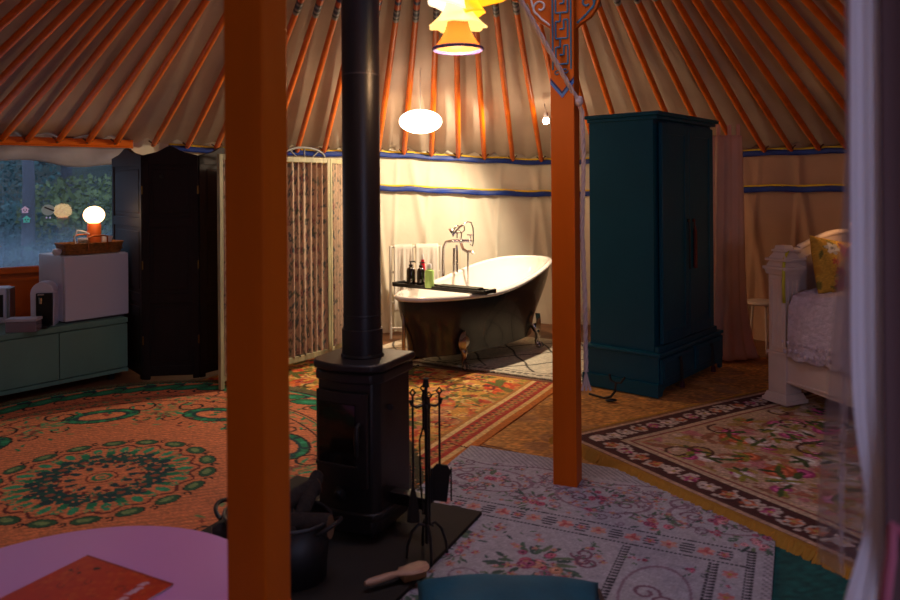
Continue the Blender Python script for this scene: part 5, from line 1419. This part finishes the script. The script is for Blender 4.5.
tree('forest_tree', 'far left leafy tree outside the window', -8, 14, .10, 6, [(0,1.6,1.3,1.4,700),(.1,3.6,1.5,1.2,500)], lf[2])
tree('forest_shrub', 'olive green shrub on the slope behind the glowing lamp', 88, 12.5, .0, 1, [(0,.8,1.1,.7,600)], lf[1], False)
tree('forest_shrub', 'dark bluish shrub on the slope at the left window edge', 6, 12, .0, 1, [(0,.6,.8,.6,450)], lf[2], False)
tree('forest_shrub', 'mixed green shrub low on the slope below the round disc', 52, 11.2, .0, 1, [(0,.35,.9,.5,450)], lf[0], False)
tree('forest_tree', 'broad dim tree on the far slope filling the window background', 40, 19, .16, 7, [(-2,1.8,2.6,1.5,900),(2,2.2,2.6,1.8,900),(0,4.6,3.4,1.8,900)], lf[2])

# ================================================================ light
def area(name, loc, rot, sx, sy, e, col, spread=None):
    l = bpy.data.lights.new(name, 'AREA'); l.shape = 'RECTANGLE'; l.size = sx; l.size_y = sy; l.energy = e; l.color = col
    o = bpy.data.objects.new(name, l); COL.objects.link(o); o.location = loc; o.rotation_euler = rot; return o
def point(name, loc, e, col, r=.05, spot=None, rot=None):
    l = bpy.data.lights.new(name, 'SPOT' if spot else 'POINT'); l.energy = e; l.color = col; l.shadow_soft_size = r
    if spot: l.spot_size = R(spot); l.spot_blend = .6
    o = bpy.data.objects.new(name, l); COL.objects.link(o); o.location = loc
    if rot: o.rotation_euler = rot
    return o
nw_ = Vector((-W2C.x, 2.0-W2C.y, 0)).normalized()
area('window_area_light', W2C+nw_*.06, nw_.to_track_quat('-Z','Y').to_euler(), .9, .8, E_FILL, (.62,.62,1.0))  # fill lamp at the added window, brightens the near curtain
area('crown_daylight', (CX, CY, CZ+.25), (0, 0, 0), 1.3, 1.3, E_CROWN, (.54,.54,1.0))
area('window_area_light', ((WA.x+WB.x)/2+.08, (WA.y+WB.y)/2-.12, 1.28), (R(-90), 0, WZ), 1.55, .85, E_WIN, (.45,.65,1.0))
point('lantern_light', pz-Vector((0,0,.13)), E_PEND, (1.0,.74,.45), .10)
point('bulb_light', sz-Vector((.03,.02,.07)), E_SPOT, (1.0,.80,.56), .035, spot=132, rot=Vector((-.95,.06,-.78)).to_track_quat('-Z','Y').to_euler())
point('chandelier_light', Vector((chp.x, chp.y, chp.z-.03)), E_CHAND, (1.0,.58,.28), .05)
bl2 = at(862, 212, 4.62)
point('bedside_light', bl2, E_BED, (1.0,.52,.2), .06)
point('tray_lamp_light', Vector((gp.x, gp.y, gp.z+.0))+Vector((.06,-.09,.0)), E_LAMP, (1.0,.75,.5), .06)
W = bpy.data.worlds.new('dusk'); SC.world = W; W.use_nodes = True
W.node_tree.nodes['Background'].inputs[0].default_value = (.48,.62,.86,1); W.node_tree.nodes['Background'].inputs[1].default_value = E_WORLD

# ================================================================ camera
cam = bpy.data.cameras.new('camera'); co = bpy.data.objects.new('camera', cam); COL.objects.link(co); SC.camera = co
co.location = (0, 0, CAMH)
co.rotation_euler = (Matrix.Rotation(R(90), 3, 'X') @ Matrix.Rotation(-ROLL, 3, 'Z')).to_euler()
cam.sensor_width = 36; cam.lens = F/900*36; cam.shift_y = -(300-YH)/900; cam.clip_start = .05
cam.dof.use_dof = True; cam.dof.focus_distance = 5.2; cam.dof.aperture_fstop = 2.8
SC.view_settings.view_transform = 'Standard'; SC.view_settings.look = 'None'; SC.view_settings.gamma = 1; SC.view_settings.exposure = EXPO
SC.view_settings.use_curve_mapping = False
bpy.context.view_layer.update()
